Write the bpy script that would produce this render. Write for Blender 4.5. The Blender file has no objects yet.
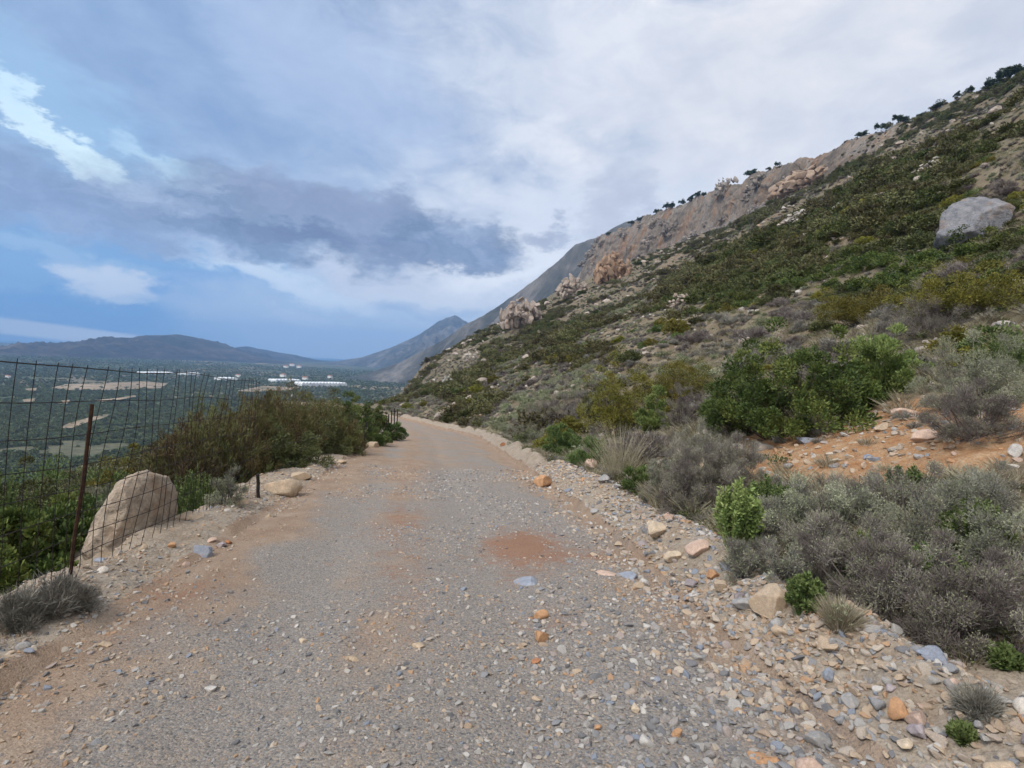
import bpy, math, random
import numpy as np
from mathutils import Matrix, Vector

# ------------------------------------------------------------------ camera, world, sun, exposure
S = bpy.context.scene
COL = S.collection
W, H, F, CZ = 1024, 768, 530.0, 1.55
roll = math.radians(3.15)
pitch = math.atan((384 - 364) / F)
_f = np.array([0, math.cos(pitch), -math.sin(pitch)])
_r = np.array([1.0, 0, 0])
_u = np.cross(_r, _f)
_R = _r * math.cos(roll) + _u * math.sin(roll)
_U = -_r * math.sin(roll) + _u * math.cos(roll)
CAMP = np.array([0, 0, CZ])
cd = bpy.data.cameras.new('camera')
cam = bpy.data.objects.new('camera', cd)
COL.objects.link(cam)
cam.matrix_world = Matrix(((_R[0], _U[0], -_f[0], 0), (_R[1], _U[1], -_f[1], 0), (_R[2], _U[2], -_f[2], CZ), (0, 0, 0, 1)))
cd.sensor_width = 36
cd.lens = F / W * 36
cd.clip_start = 0.05
cd.clip_end = 120000
S.camera = cam
S.view_settings.view_transform = 'Standard'
S.view_settings.look = 'None'
S.view_settings.exposure = 0.88
S.view_settings.gamma = 1
S.cycles.use_denoising = True
S.cycles.max_bounces = 3
S.cycles.diffuse_bounces = 2
S.cycles.glossy_bounces = 1
S.cycles.transmission_bounces = 2
S.cycles.transparent_max_bounces = 4
S.cycles.volume_bounces = 0
S.cycles.use_adaptive_sampling = True
S.cycles.adaptive_threshold = 0.02
S.cycles.sample_clamp_indirect = 4.0

SUN_EL, SUN_AZ = math.radians(50), math.radians(-130)     # azimuth measured from +Y towards +X
sd = bpy.data.lights.new('sun', 'SUN')
sd.energy = 1.5
sd.angle = math.radians(16)
sd.color = (1.0, 0.94, 0.86)
sun = bpy.data.objects.new('sun', sd)
COL.objects.link(sun)
_sv = Vector((math.sin(SUN_AZ) * math.cos(SUN_EL), math.cos(SUN_AZ) * math.cos(SUN_EL), math.sin(SUN_EL)))
sun.rotation_euler = (-_sv).to_track_quat('-Z', 'Y').to_euler()


def ray(px, py):
    d = _f * F + _R * (px - 512) - _U * (py - 384)
    return d / d[1]


def proj(p):
    q = np.asarray(p, float) - CAMP
    return 512 + F * (q @ _R) / (q @ _f), 384 - F * (q @ _U) / (q @ _f)


class NT:
    """small helper round a node tree"""
    def __init__(s, nt):
        s.nt = nt
        nt.nodes.clear()

    def n(s, t, **kw):
        o = s.nt.nodes.new(t)
        for k, v in kw.items():
            setattr(o, k, v)
        return o

    def put(s, sock, v):
        if v is None:
            return
        if hasattr(v, 'is_output') or isinstance(v, bpy.types.NodeSocket):
            s.nt.links.new(v, sock)
        else:
            if isinstance(v, tuple) and len(v) == 3 and sock.type == 'RGBA':
                v = (*v, 1)
            sock.default_value = v

    def m(s, op, a, b=None, c=None, clamp=False):
        o = s.n('ShaderNodeMath', operation=op, use_clamp=clamp)
        s.put(o.inputs[0], a); s.put(o.inputs[1], b); s.put(o.inputs[2], c)
        return o.outputs[0]

    def mix(s, fac, a, b, blend='MIX'):
        o = s.n('ShaderNodeMix', data_type='RGBA', blend_type=blend)
        s.put(o.inputs[0], fac); s.put(o.inputs[6], a); s.put(o.inputs[7], b)
        return o.outputs[2]

    def noise(s, vec, scale, detail=5, rough=0.55, dist=0.0, lac=2.0):
        o = s.n('ShaderNodeTexNoise')
        s.put(o.inputs['Vector'], vec)
        o.inputs['Scale'].default_value = scale
        o.inputs['Detail'].default_value = detail
        o.inputs['Roughness'].default_value = rough
        o.inputs['Lacunarity'].default_value = lac
        o.inputs['Distortion'].default_value = dist
        return o.outputs['Fac']

    def ss(s, v, lo, hi):
        o = s.n('ShaderNodeMapRange', interpolation_type='SMOOTHSTEP')
        s.put(o.inputs[0], v)
        o.inputs[1].default_value = lo
        o.inputs[2].default_value = hi
        return o.outputs[0]

    def ramp(s, fac, stops, interp='LINEAR'):
        o = s.n('ShaderNodeValToRGB')
        s.put(o.inputs[0], fac)
        cr = o.color_ramp
        cr.interpolation = interp
        while len(cr.elements) < len(stops):
            cr.elements.new(0.5)
        for e, (p, c) in zip(cr.elements, stops):
            e.position = p
            e.color = (*c, 1)
        return o.outputs[0]

    def comb(s, x, y, z):
        o = s.n('ShaderNodeCombineXYZ')
        s.put(o.inputs[0], x); s.put(o.inputs[1], y); s.put(o.inputs[2], z)
        return o.outputs[0]

    def attr(s, name, kind='GEOMETRY'):
        o = s.n('ShaderNodeAttribute', attribute_name=name, attribute_type=kind)
        return o


def lin(*c):
    return tuple((v / 255 / 12.92) if v <= 10 else ((v / 255 + 0.055) / 1.055) ** 2.4 for v in c)


def build_world():
    w = bpy.data.worlds.new('World')
    S.world = w
    w.use_nodes = True
    g = NT(w.node_tree)
    out = g.n('ShaderNodeOutputWorld')
    bg = g.n('ShaderNodeBackground')
    STR = 0.1
    bg.inputs[1].default_value = STR
    g.nt.links.new(bg.outputs[0], out.inputs[0])
    sky = g.n('ShaderNodeTexSky', sky_type='NISHITA')
    sky.sun_disc = False
    sky.sun_elevation = SUN_EL
    sky.sun_rotation = SUN_AZ
    tc = g.n('ShaderNodeTexCoord')
    sp = g.n('ShaderNodeSeparateXYZ')
    g.nt.links.new(tc.outputs['Generated'], sp.inputs[0])
    X, Y, Z = sp.outputs
    az0 = g.m('ARCTAN2', X, Y)
    hor = g.m('SQRT', g.m('ADD', g.m('MULTIPLY', X, X), g.m('MULTIPLY', Y, Y)))
    te0 = g.m('DIVIDE', Z, g.m('MAXIMUM', hor, 0.02))
    te0 = g.m('MINIMUM', te0, 6.0)
    dirv = tc.outputs['Generated']
    # cloud-plane coordinate keeps puffs smaller towards the horizon
    zz = g.m('ADD', g.m('MAXIMUM', Z, 0.0), 0.22)
    cpl = g.comb(g.m('DIVIDE', X, zz), g.m('DIVIDE', Y, zz), 0.0)
    n1 = g.noise(cpl, 1.1, 7, 0.55, 0.3)
    n2 = g.noise(cpl, 5.0, 9, 0.62, 0.3)
    flat = g.comb(g.m('MULTIPLY', az0, 1.0), g.m('MULTIPLY', te0, 1.9), 3.7)
    wa = g.noise(flat, 6.0, 10, 0.66)
    wb = g.noise(g.comb(az0, g.m('MULTIPLY', te0, 1.9), 9.1), 6.5, 10, 0.66)
    az = g.m('ADD', az0, g.m('MULTIPLY', g.m('SUBTRACT', wa, 0.5), 0.26))
    te = g.m('ADD', te0, g.m('MULTIPLY', g.m('SUBTRACT', wb, 0.5), 0.17))

    ef = g.noise(g.comb(az0, g.m('MULTIPLY', te0, 1.7), 5.5), 12.0, 11, 0.66, 0.5)
    edge = g.m('MULTIPLY', g.m('SUBTRACT', ef, 0.5), 1.5)

    def blob(px, py, wx, wy, slope=0.0, lo=-0.25, hi=0.55, warp=1):
        d = ray(px, py)
        a0 = math.atan(d[0]); t0 = d[2] / math.hypot(1, d[0])
        k = math.cos(a0) ** 2
        ra = wx / F * k; rt = wy / F * math.cos(a0)
        A, T = (az, te) if warp else (az0, te0)
        dx = g.m('SUBTRACT', A, a0)
        dt = g.m('SUBTRACT', g.m('SUBTRACT', T, t0), g.m('MULTIPLY', dx, -slope / math.cos(a0)))
        q = g.m('ADD', g.m('POWER', g.m('DIVIDE', dx, ra), 2.0), g.m('POWER', g.m('DIVIDE', dt, rt), 2.0))
        v = g.m('SUBTRACT', 1.0, q)
        if warp:
            v = g.m('ADD', v, g.m('MULTIPLY', edge, float(warp)))
        return g.ss(v, lo, hi)

    # overall cover: blue-grey on the left, paler to the right and overhead
    side = g.ss(az0, -0.75, 0.55)
    cov = g.mix(side, lin(130, 152, 183), lin(198, 200, 206))
    cov = g.mix(g.ss(te0, 0.7, 2.2), cov, lin(240, 240, 242))
    back = g.ss(g.m('MULTIPLY', Y, -1.0), -0.15, 0.5)
    cov = g.mix(back, cov, lin(238, 237, 238))
    n3_ = g.noise(g.comb(g.m('MULTIPLY', az0, 1.0), g.m('MULTIPLY', te0, 1.5), 12.0), 7.0, 9, 0.6, 0.6)
    tex = g.m('ADD', g.m('MULTIPLY', g.m('SUBTRACT', n3_, 0.5), 0.55), g.m('ADD', g.m('MULTIPLY', n1, 0.55), g.m('MULTIPLY', n2, 0.45)))
    cov = g.mix(1.0, cov, g.ramp(tex, [(0.36, (0.62, 0.71, 0.83)), (0.5, (0.97, 0.98, 1.0)), (0.62, (1.27, 1.22, 1.14))]), 'MULTIPLY')
    c = cov

    def lay(a, k, col):
        nonlocal c
        if isinstance(col, tuple):
            col = tuple(q / 1.3 for q in col)
        c = g.mix(g.m('MULTIPLY', a, k), c, col)
    lay(blob(100, 40, 420, 110, 0.0, -0.9, 0.9), 0.5, lin(148, 175, 212))
    lay(blob(330, 70, 120, 60, 0.3, -0.8, 1.0), 0.5, lin(182, 198, 228))
    lay(blob(590, 60, 120, 70, 0.3, -0.8, 1.0), 0.4, lin(214, 220, 232))
    # clearer blue low on the left, under the cloud bank
    lay(blob(110, 285, 360, 66, 0.05, -0.7, 0.7), 0.85, lin(116, 163, 213))
    lay(blob(235, 302, 110, 26, 0.06, -0.6, 0.8), 0.75, lin(82, 140, 206))
    lay(blob(50, 312, 120, 16, 0.05, -0.6, 0.8), 0.7, lin(86, 142, 206))
    lay(blob(345, 332, 150, 50, 0.05, -0.9, 0.8), 0.9, lin(176, 196, 224))
    lay(blob(70, 255, 110, 12, 0.1, -0.8, 0.9), 0.6, lin(165, 192, 222))
    # small puffs
    lay(blob(112, 286, 46, 20, 0.1, -0.5, 0.9), 0.85, lin(214, 222, 236))
    lay(blob(150, 304, 40, 8, 0.1, -0.6, 0.9), 0.6, lin(160, 185, 220))
    lay(blob(305, 318, 40, 8, 0.1, -0.6, 0.9), 0.7, lin(188, 204, 230))
    lay(blob(395, 300, 70, 14, 0.05, -0.6, 0.9), 0.75, lin(200, 212, 230))
    lay(blob(425, 314, 60, 9, 0.0, -0.7, 0.9), 0.6, lin(132, 162, 206))
    # white glow behind the hill
    lay(blob(560, 240, 170, 62, -0.25, -0.9, 0.9), 0.8, lin(219, 225, 237))
    lay(blob(500, 262, 80, 30, -0.2, -0.5, 0.9), 0.85, lin(234, 238, 246))
    lay(blob(375, 275, 75, 20, 0.1, -0.6, 0.8), 0.75, lin(205, 212, 228))
    lay(blob(860, 60, 260, 120, -0.1, -0.9, 0.9), 0.6, lin(222, 223, 229))
    # the bright gap, a torn diagonal streak on the left
    lay(blob(115, 152, 210, 46, 0.45, -1.0, 1.1, .7), 0.75, lin(158, 194, 228))
    lay(blob(64, 140, 74, 15, 0.55, -0.9, 1.15, .55), 0.95, lin(232, 250, 255))
    lay(blob(118, 174, 64, 12, 0.5, -0.9, 1.15, .55), 0.95, lin(222, 246, 255))
    lay(blob(28, 106, 50, 13, 0.6, -0.9, 1.2, .55), 0.7, lin(200, 230, 250))
    lay(blob(220, 190, 80, 12, 0.3, -0.9, 1.15, .55), 0.85, lin(206, 234, 250))
    # pale streak under the bank
    lay(blob(235, 258, 160, 17, 0.28, -0.8, 0.9), 0.9, lin(208, 222, 240))
    # grey-violet cloud bank
    shade = g.noise(g.comb(az, g.m('MULTIPLY', te, 2.0), 1.3), 9.0, 8, 0.6)
    dark = g.ramp(shade, [(0.34, lin(86, 103, 130)), (0.5, lin(110, 126, 154)), (0.68, lin(146, 160, 184))])
    lay(blob(90, 206, 260, 30, 0.02, -0.8, 0.7, .8), 0.95, g.mix(0.4, dark, lin(134, 156, 194)))
    lay(blob(325, 224, 200, 35, 0.02, -0.75, 0.75, .8), 0.95, dark)
    lay(blob(330, 205, 110, 26, 0.05, -0.4, 0.7), 0.6, lin(146, 158, 186))
    lay(blob(380, 246, 120, 13, 0.02, -0.5, 0.7), 0.6, lin(106, 118, 152))
    lay(blob(460, 240, 66, 23, 0.05, -0.6, 0.7, .8), 0.9, dark)
    lay(blob(618, 200, 30, 36, -0.3, -0.7, 1.0), 0.6, lin(172, 178, 198))
    lay(blob(556, 232, 26, 13, 0.0, -0.6, 1.0), 0.8, lin(158, 166, 190))
    lay(blob(1000, 20, 60, 30, 0.0, -0.7, 1.0), 0.5, lin(190, 198, 212))
    # bright low band over the sea
    lay(blob(30, 329, 260, 9, 0.055, -0.2, 0.7, 0), 1.0, lin(226, 230, 238))
    sc = g.n('ShaderNodeVectorMath', operation='SCALE')
    g.nt.links.new(c, sc.inputs[0])
    sc.inputs[3].default_value = 0.81 / STR
    fin = g.mix(0.93, sky.outputs[0], sc.outputs[0])
    g.nt.links.new(fin, bg.inputs[0])
    w.cycles.sampling_method = 'MANUAL'
    w.cycles.sample_map_resolution = 256


build_world()

# ------------------------------------------------------------------ small tools
rng = np.random.default_rng(7)


def _hash(i, j, s):
    v = np.sin(i * 127.1 + j * 311.7 + s * 74.7) * 43758.5453
    return v - np.floor(v)


def vn(x, y, s=0):
    i = np.floor(x); j = np.floor(y)
    fx = x - i; fy = y - j
    fx = fx * fx * (3 - 2 * fx); fy = fy * fy * (3 - 2 * fy)
    a = _hash(i, j, s); b = _hash(i + 1, j, s); c = _hash(i, j + 1, s); d = _hash(i + 1, j + 1, s)
    return (a + (b - a) * fx) * (1 - fy) + (c + (d - c) * fx) * fy - 0.5


def fbm(x, y, s=0, o=5, g=0.5):
    r = 0; a = 1.0
    for k in range(o):
        r = r + a * vn(x, y, s + k * 3.1)
        x = x * 2.03 + 11.3; y = y * 2.03 - 7.7; a *= g
    return r


def sstep(v, a, b):
    t = np.clip((v - a) / (b - a), 0, 1)
    return t * t * (3 - 2 * t)


def mesh_obj(name, V, Fc, mats, parent=None, smooth=False, midx=None, attrs=None, link=True):
    me = bpy.data.meshes.new(name)
    V = np.asarray(V, np.float32)
    if isinstance(Fc, np.ndarray):
        k = Fc.shape[1]
        me.vertices.add(len(V)); me.vertices.foreach_set('co', V.ravel())
        me.loops.add(Fc.size); me.loops.foreach_set('vertex_index', Fc.ravel().astype(np.int32))
        me.polygons.add(len(Fc)); me.polygons.foreach_set('loop_start', np.arange(0, Fc.size, k, dtype=np.int32))
        me.update(calc_edges=True)
    else:
        me.from_pydata(V.tolist(), [], Fc)
    for m in (mats if isinstance(mats, (list, tuple)) else [mats]):
        me.materials.append(m)
    if midx is not None:
        me.polygons.foreach_set('material_index', np.asarray(midx, np.int32))
    if smooth:
        me.polygons.foreach_set('use_smooth', np.ones(len(me.polygons), bool))
    for an, (dom, arr) in (attrs or {}).items():
        arr = np.asarray(arr)
        ty = 'FLOAT_VECTOR' if arr.ndim == 2 else ('INT' if arr.dtype.kind == 'i' else 'FLOAT')
        at_ = me.attributes.new(an, ty, dom)
        at_.data.foreach_set('vector' if arr.ndim == 2 else 'value', arr.ravel() if ty == 'INT' else arr.astype(np.float32).ravel())
    me.update()
    o = bpy.data.objects.new(name, me)
    if link:
        COL.objects.link(o)
    if parent:
        o.parent = parent
    return o


def tag(o, label, cat, group=None, kind=None):
    o['label'] = label
    o['category'] = cat
    if group:
        o['group'] = group
    if kind:
        o['kind'] = kind
    return o


def struct(o):
    o['kind'] = 'structure'
    return o


def empty(name, loc, rz=0.0, sc=1.0):
    o = bpy.data.objects.new(name, None)
    COL.objects.link(o)
    o.location = loc
    o.rotation_euler = (0, 0, rz)
    o.scale = (sc, sc, sc) if np.isscalar(sc) else sc
    o.empty_display_size = 0.1
    return o


def copy_tree(o):
    c = o.copy(); COL.objects.link(c)
    for k in o.children:
        d = k.copy(); COL.objects.link(d); d.parent = c
        d.matrix_parent_inverse = k.matrix_parent_inverse
    return c


# ------------------------------------------------------------------ materials
def new_mat(name):
    m = bpy.data.materials.new(name)
    m.use_nodes = True
    g = NT(m.node_tree)
    out = g.n('ShaderNodeOutputMaterial')
    bs = g.n('ShaderNodeBsdfPrincipled')
    g.nt.links.new(bs.outputs[0], out.inputs[0])
    bs.inputs['Roughness'].default_value = 0.9
    bs.inputs['Specular IOR Level'].default_value = 0.2
    return m, g, bs


def bump(g, bs, h, strength, dist):
    b = g.n('ShaderNodeBump')
    b.inputs['Strength'].default_value = strength
    b.inputs['Distance'].default_value = dist
    g.nt.links.new(h, b.inputs['Height'])
    g.nt.links.new(b.outputs[0], bs.inputs['Normal'])


def leaf_mat(name, stops, hue=0.12, rough=0.6, spec=0.25):
    m, g, bs = new_mat(name)
    a = g.attr('rnd').outputs['Fac']
    c = g.ramp(a, stops)
    oi = g.n('ShaderNodeObjectInfo').outputs['Random']
    h = g.n('ShaderNodeHueSaturation')
    g.put(h.inputs['Hue'], g.m('ADD', 0.5 - hue * 0.12, g.m('MULTIPLY', oi, hue * 0.24)))
    g.put(h.inputs['Value'], g.m('ADD', 1 - hue * 1.6, g.m('MULTIPLY', oi, hue * 3.2)))
    g.put(h.inputs['Color'], c)
    g.put(bs.inputs['Base Color'], h.outputs[0])
    bs.inputs['Roughness'].default_value = rough
    bs.inputs['Specular IOR Level'].default_value = spec
    return m


M = {}
M['lentisk'] = leaf_mat('lentisk_leaf', [(0, (0.030, 0.050, 0.014)), (0.5, (0.074, 0.106, 0.026)), (1, (0.190, 0.208, 0.054))])
M['darkscrub'] = leaf_mat('dark_scrub_leaf', [(0, (0.048, 0.058, 0.022)), (0.6, (0.090, 0.100, 0.038)), (1, (0.145, 0.148, 0.060))], 0.2)
M['olive'] = leaf_mat('olive_yellow_leaf', [(0, (0.080, 0.085, 0.016)), (0.5, (0.150, 0.148, 0.026)), (1, (0.250, 0.215, 0.045))], 0.15)
M['spurge'] = leaf_mat('spurge_leaf', [(0, (0.080, 0.130, 0.035)), (0.5, (0.170, 0.240, 0.070)), (1, (0.300, 0.350, 0.130))], 0.08)
M['herb'] = leaf_mat('bright_herb_leaf', [(0, (0.055, 0.088, 0.026)), (0.5, (0.098, 0.142, 0.044)), (1, (0.170, 0.215, 0.075))], 0.1)
M['sage'] = leaf_mat('sage_leaf', [(0, (0.115, 0.140, 0.072)), (0.5, (0.215, 0.24, 0.14)), (1, (0.390, 0.395, 0.270))], 0.12)
M['mauve'] = leaf_mat('dry_mauve_twig', [(0, (0.090, 0.072, 0.068)), (0.5, (0.160, 0.135, 0.126)), (0.85, (0.235, 0.205, 0.19)), (1, (0.25, 0.245, 0.18))], 0.12)
M['greytwig'] = leaf_mat('grey_twig', [(0, (0.120, 0.110, 0.095)), (0.5, (0.210, 0.200, 0.170)), (1, (0.320, 0.310, 0.270))], 0.1)
M['heath'] = leaf_mat('heath_shoot', [(0, (0.058, 0.052, 0.026)), (0.40, (0.108, 0.078, 0.034)), (0.65, (0.110, 0.115, 0.040)), (1, (0.130, 0.155, 0.055))], 0.14)
M['drygrass'] = leaf_mat('dry_grass_blade', [(0, (0.190, 0.165, 0.105)), (0.5, (0.300, 0.265, 0.180)), (1, (0.400, 0.370, 0.270))], 0.1)
M['wood'] = leaf_mat('stem_wood', [(0, (0.060, 0.045, 0.032)), (0.5, (0.110, 0.085, 0.062)), (1, (0.170, 0.140, 0.110))], 0.1)
M['pine'] = leaf_mat('ridge_tree_leaf', [(0, (0.020, 0.036, 0.016)), (0.5, (0.034, 0.056, 0.024)), (1, (0.058, 0.086, 0.036))], 0.1)
M['fardark'] = leaf_mat('far_dark_scrub', [(0, (0.062, 0.062, 0.026)), (0.6, (0.112, 0.108, 0.046)), (1, (0.170, 0.158, 0.075))], 0.2)
M['fargreen'] = leaf_mat('far_green_scrub', [(0, (0.044, 0.058, 0.018)), (0.6, (0.082, 0.098, 0.032)), (1, (0.140, 0.150, 0.054))], 0.15)
M['farolive'] = leaf_mat('far_olive_scrub', [(0, (0.070, 0.068, 0.030)), (0.6, (0.115, 0.108, 0.048)), (1, (0.165, 0.150, 0.070))], 0.15)
M['grove'] = leaf_mat('grove_leaf', [(0, (0.066, 0.085, 0.036)), (0.5, (0.108, 0.130, 0.058)), (1, (0.165, 0.180, 0.095))], 0.25)


def rock_mat(name, use_obj=True, base=(0.35, 0.32, 0.28), stain=(0.42, 0.26, 0.13), sscale=1.0, samt=0.5, rand_ramp=None, rough=False):
    m, g, bs = new_mat(name)
    tc = g.n('ShaderNodeTexCoord').outputs['Object']
    oi = g.n('ShaderNodeObjectInfo')
    if rand_ramp:
        c0 = g.ramp(oi.outputs['Random'], rand_ramp, 'CONSTANT')
    elif use_obj:
        c0 = oi.outputs['Color']
    else:
        c0 = base
    n1 = g.noise(tc, 2.2 * sscale, 6, 0.65, 0.3)
    n2 = g.noise(tc, 14 * sscale, 5, 0.7)
    c = g.mix(1.0, c0, g.ramp(n1, [(0.3, (0.52, 0.52, 0.54) if rough else (0.78, 0.78, 0.79)), (0.5, (1, 1, 1)), (0.7, (1.34, 1.29, 1.24))]), 'MULTIPLY')
    c = g.mix(1.0, c, g.ramp(n2, [(0.3, (0.78, 0.78, 0.78)), (0.55, (1.04, 1.04, 1.04)), (0.75, (1.2, 1.2, 1.2))]), 'MULTIPLY')
    if samt:
        n3 = g.noise(tc, 1.3 * sscale, 5, 0.6, 0.6)
        c = g.mix(g.m('MULTIPLY', g.ss(n3, 0.52, 0.66), samt), c, stain)
    g.put(bs.inputs['Base Color'], c)
    bs.inputs['Roughness'].default_value = 0.85
    h = g.m('ADD', g.noise(tc, 5 * sscale, 8, 0.7), g.m('MULTIPLY', n2, 0.4))
    bump(g, bs, h, 0.9 if rough else 0.5, (0.16 if rough else 0.08) / sscale)
    return m


STONE_RAMP = [(0, (0.17, 0.17, 0.177)), (0.16, (0.34, 0.325, 0.305)), (0.34, (0.245, 0.247, 0.255)), (0.48, (0.38, 0.33, 0.275)), (0.60, (0.29, 0.27, 0.255)), (0.76, (0.47, 0.45, 0.42)), (0.86, (0.34, 0.29, 0.265)), (0.94, (0.215, 0.24, 0.285))]
M['stone'] = rock_mat('stone_surface', True, sscale=6, samt=0.25, stain=(0.40, 0.25, 0.14))
M['gravel'] = rock_mat('gravel_stone', False, sscale=9, samt=0.0, rand_ramp=STONE_RAMP)
M['tangravel'] = rock_mat('tan_gravel_stone', False, sscale=9, samt=0.0, rand_ramp=[(0, (0.34, 0.26, 0.19)), (0.25, (0.42, 0.33, 0.245)), (0.5, (0.37, 0.31, 0.255)), (0.72, (0.46, 0.40, 0.33)), (0.88, (0.39, 0.255, 0.16))])
M['hillstone'] = rock_mat('hill_stone_surface', False, sscale=3, samt=0.2, rand_ramp=[(0, (0.30, 0.27, 0.24)), (0.3, (0.37, 0.33, 0.29)), (0.55, (0.42, 0.38, 0.34)), (0.75, (0.36, 0.27, 0.2)), (0.88, (0.46, 0.43, 0.40))])
M['boulder'] = rock_mat('boulder_surface', True, rough=True, sscale=2.6, samt=0.6, stain=(0.30, 0.20, 0.13))
M['hillrock'] = rock_mat('hill_rock_surface', True, rough=True, sscale=0.9, samt=0.45, stain=(0.34, 0.22, 0.13))
M['crag'] = rock_mat('crag_surface', True, sscale=0.3, samt=0.4, stain=(0.28, 0.15, 0.08))
m, g, bs = new_mat('rusty_iron')
tcg = g.n('ShaderNodeTexCoord').outputs['Object']
g.put(bs.inputs['Base Color'], g.ramp(g.noise(tcg, 30, 5, 0.7), [(0.35, (0.022, 0.014, 0.011)), (0.55, (0.050, 0.025, 0.016)), (0.7, (0.085, 0.042, 0.024))]))
bs.inputs['Metallic'].default_value = 0.25
bs.inputs['Roughness'].default_value = 0.8
M['rust'] = m
m, g, bs = new_mat('dark_wire')
bs.inputs['Base Color'].default_value = (0.035, 0.030, 0.028, 1)
bs.inputs['Metallic'].default_value = 0.4
bs.inputs['Roughness'].default_value = 0.6
M['wire'] = m
m, g, bs = new_mat('white_plastic_film')
tcg = g.n('ShaderNodeTexCoord').outputs['Object']
g.put(bs.inputs['Base Color'], g.ramp(g.noise(tcg, 0.08, 4, 0.6), [(0.3, (0.55, 0.58, 0.60)), (0.7, (0.85, 0.87, 0.88))]))
bs.inputs['Roughness'].default_value = 0.4
M['film'] = m
m, g, bs = new_mat('white_plaster')
bs.inputs['Base Color'].default_value = (0.78, 0.77, 0.74, 1)
M['plaster'] = m
m, g, bs = new_mat('roof_tile')
bs.inputs['Base Color'].default_value = (0.33, 0.15, 0.09, 1)
M['tile'] = m


def ground_mats():
    # road --------------------------------------------------------------
    m, g, bs = new_mat('gravel_road_surface')
    P = g.n('ShaderNodeNewGeometry').outputs['Position']
    lat = g.attr('lat').outputs['Fac']
    red = g.attr('red').outputs['Fac']
    dirt = g.attr('dirt').outputs['Fac']
    v1 = g.n('ShaderNodeTexVoronoi'); v1.inputs['Scale'].default_value = 88
    v1.inputs['Randomness'].default_value = 1
    g.put(v1.inputs['Vector'], P)
    cell = g.n('ShaderNodeSeparateColor')
    g.nt.links.new(v1.outputs['Color'], cell.inputs[0])
    peb = g.ramp(cell.outputs[0], [(0, (0.125, 0.123, 0.125)), (0.2, (0.265, 0.24, 0.215)), (0.42, (0.205, 0.195, 0.188)), (0.6, (0.31, 0.265, 0.215)), (0.76, (0.22, 0.205, 0.19)), (0.9, (0.34, 0.32, 0.295)), (1, (0.32, 0.24, 0.17))])
    big = g.noise(P, 0.55, 5, 0.6, 0.4)
    mid = g.noise(P, 2.3, 6, 0.65, 0.2)
    fine = g.noise(P, 60, 5, 0.75)
    soil = g.ramp(mid, [(0.3, (0.24, 0.155, 0.10)), (0.52, (0.31, 0.22, 0.152)), (0.75, (0.37, 0.295, 0.225))])
    f = g.m('ADD', g.m('MULTIPLY', g.m('SUBTRACT', big, 0.5), 2.6), dirt)
    f = g.m('ADD', f, g.m('MULTIPLY', g.m('SUBTRACT', mid, 0.5), 1.3))
    f = g.m('ADD', f, g.m('MULTIPLY', g.m('SUBTRACT', fine, 0.5), 0.9))
    c = g.mix(g.m('MULTIPLY', g.ss(f, 0.0, 0.75), 0.85), peb, soil)
    rf = g.m('ADD', g.m('ADD', red, g.m('MULTIPLY', g.m('SUBTRACT', g.noise(P, 5.0, 7, 0.7, 0.5), 0.5), 2.6)), g.m('MULTIPLY', g.m('SUBTRACT', fine, 0.5), 1.3))
    c = g.mix(g.m('MULTIPLY', g.ss(rf, 0.15, 1.15), 0.85), c, (0.27, 0.142, 0.085))
    c = g.mix(1.0, c, g.ramp(fine, [(0.3, (0.62, 0.61, 0.6)), (0.5, (1.0, 1.0, 1.0)), (0.72, (1.32, 1.3, 1.28))]), 'MULTIPLY')
    g.put(bs.inputs['Base Color'], c)
    bs.inputs['Roughness'].default_value = 0.95
    hh = g.m('ADD', g.m('MULTIPLY', v1.outputs['Distance'], -0.35), g.m('MULTIPLY', fine, 0.8))
    hh = g.m('ADD', hh, g.m('MULTIPLY', g.noise(P, 14, 5, 0.6), 0.9))
    bump(g, bs, hh, 0.7, 0.025)
    M['road'] = m
    # hillside ----------------------------------------------------------
    m, g, bs = new_mat('hillside_soil')
    P = g.n('ShaderNodeNewGeometry').outputs['Position']
    ora = g.attr('orange').outputs['Fac']
    rocky = g.attr('rocky').outputs['Fac']
    grv = g.attr('grv').outputs['Fac']
    big = g.noise(P, 0.06, 6, 0.62, 0.4)
    mid = g.noise(P, 0.5, 6, 0.65, 0.4)
    sm = g.noise(P, 4.0, 7, 0.7, 0.2)
    fine = g.noise(P, 38, 5, 0.75)
    c = g.ramp(mid, [(0.28, (0.115, 0.082, 0.052)), (0.45, (0.175, 0.132, 0.09)), (0.6, (0.235, 0.185, 0.13)), (0.74, (0.34, 0.29, 0.225))])
    veg = g.ramp(sm, [(0.3, (0.085, 0.085, 0.052)), (0.6, (0.155, 0.145, 0.098)), (0.8, (0.23, 0.21, 0.16))])
    vf = g.m('ADD', g.m('MULTIPLY', big, 0.6), g.m('MULTIPLY', sm, 0.5))
    c = g.mix(g.m('MULTIPLY', g.ss(vf, 0.42, 0.66), 0.8), c, veg)
    rk = g.ramp(g.noise(P, 0.14, 8, 0.7, 0.8), [(0.28, (0.12, 0.105, 0.095)), (0.42, (0.22, 0.195, 0.172)), (0.53, (0.29, 0.255, 0.22)), (0.62, (0.31, 0.215, 0.145)), (0.72, (0.34, 0.315, 0.29))])
    rfac = g.m('ADD', rocky, g.m('MULTIPLY', g.m('SUBTRACT', mid, 0.5), 1.4))
    c = g.mix(g.ss(rfac, 0.35, 0.7), c, rk)
    os = g.ramp(sm, [(0.25, (0.22, 0.105, 0.048)), (0.42, (0.33, 0.175, 0.085)), (0.56, (0.38, 0.24, 0.135)), (0.75, (0.45, 0.35, 0.25))])
    of = g.m('ADD', ora, g.m('MULTIPLY', g.m('SUBTRACT', sm, 0.5), 0.8))
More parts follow.
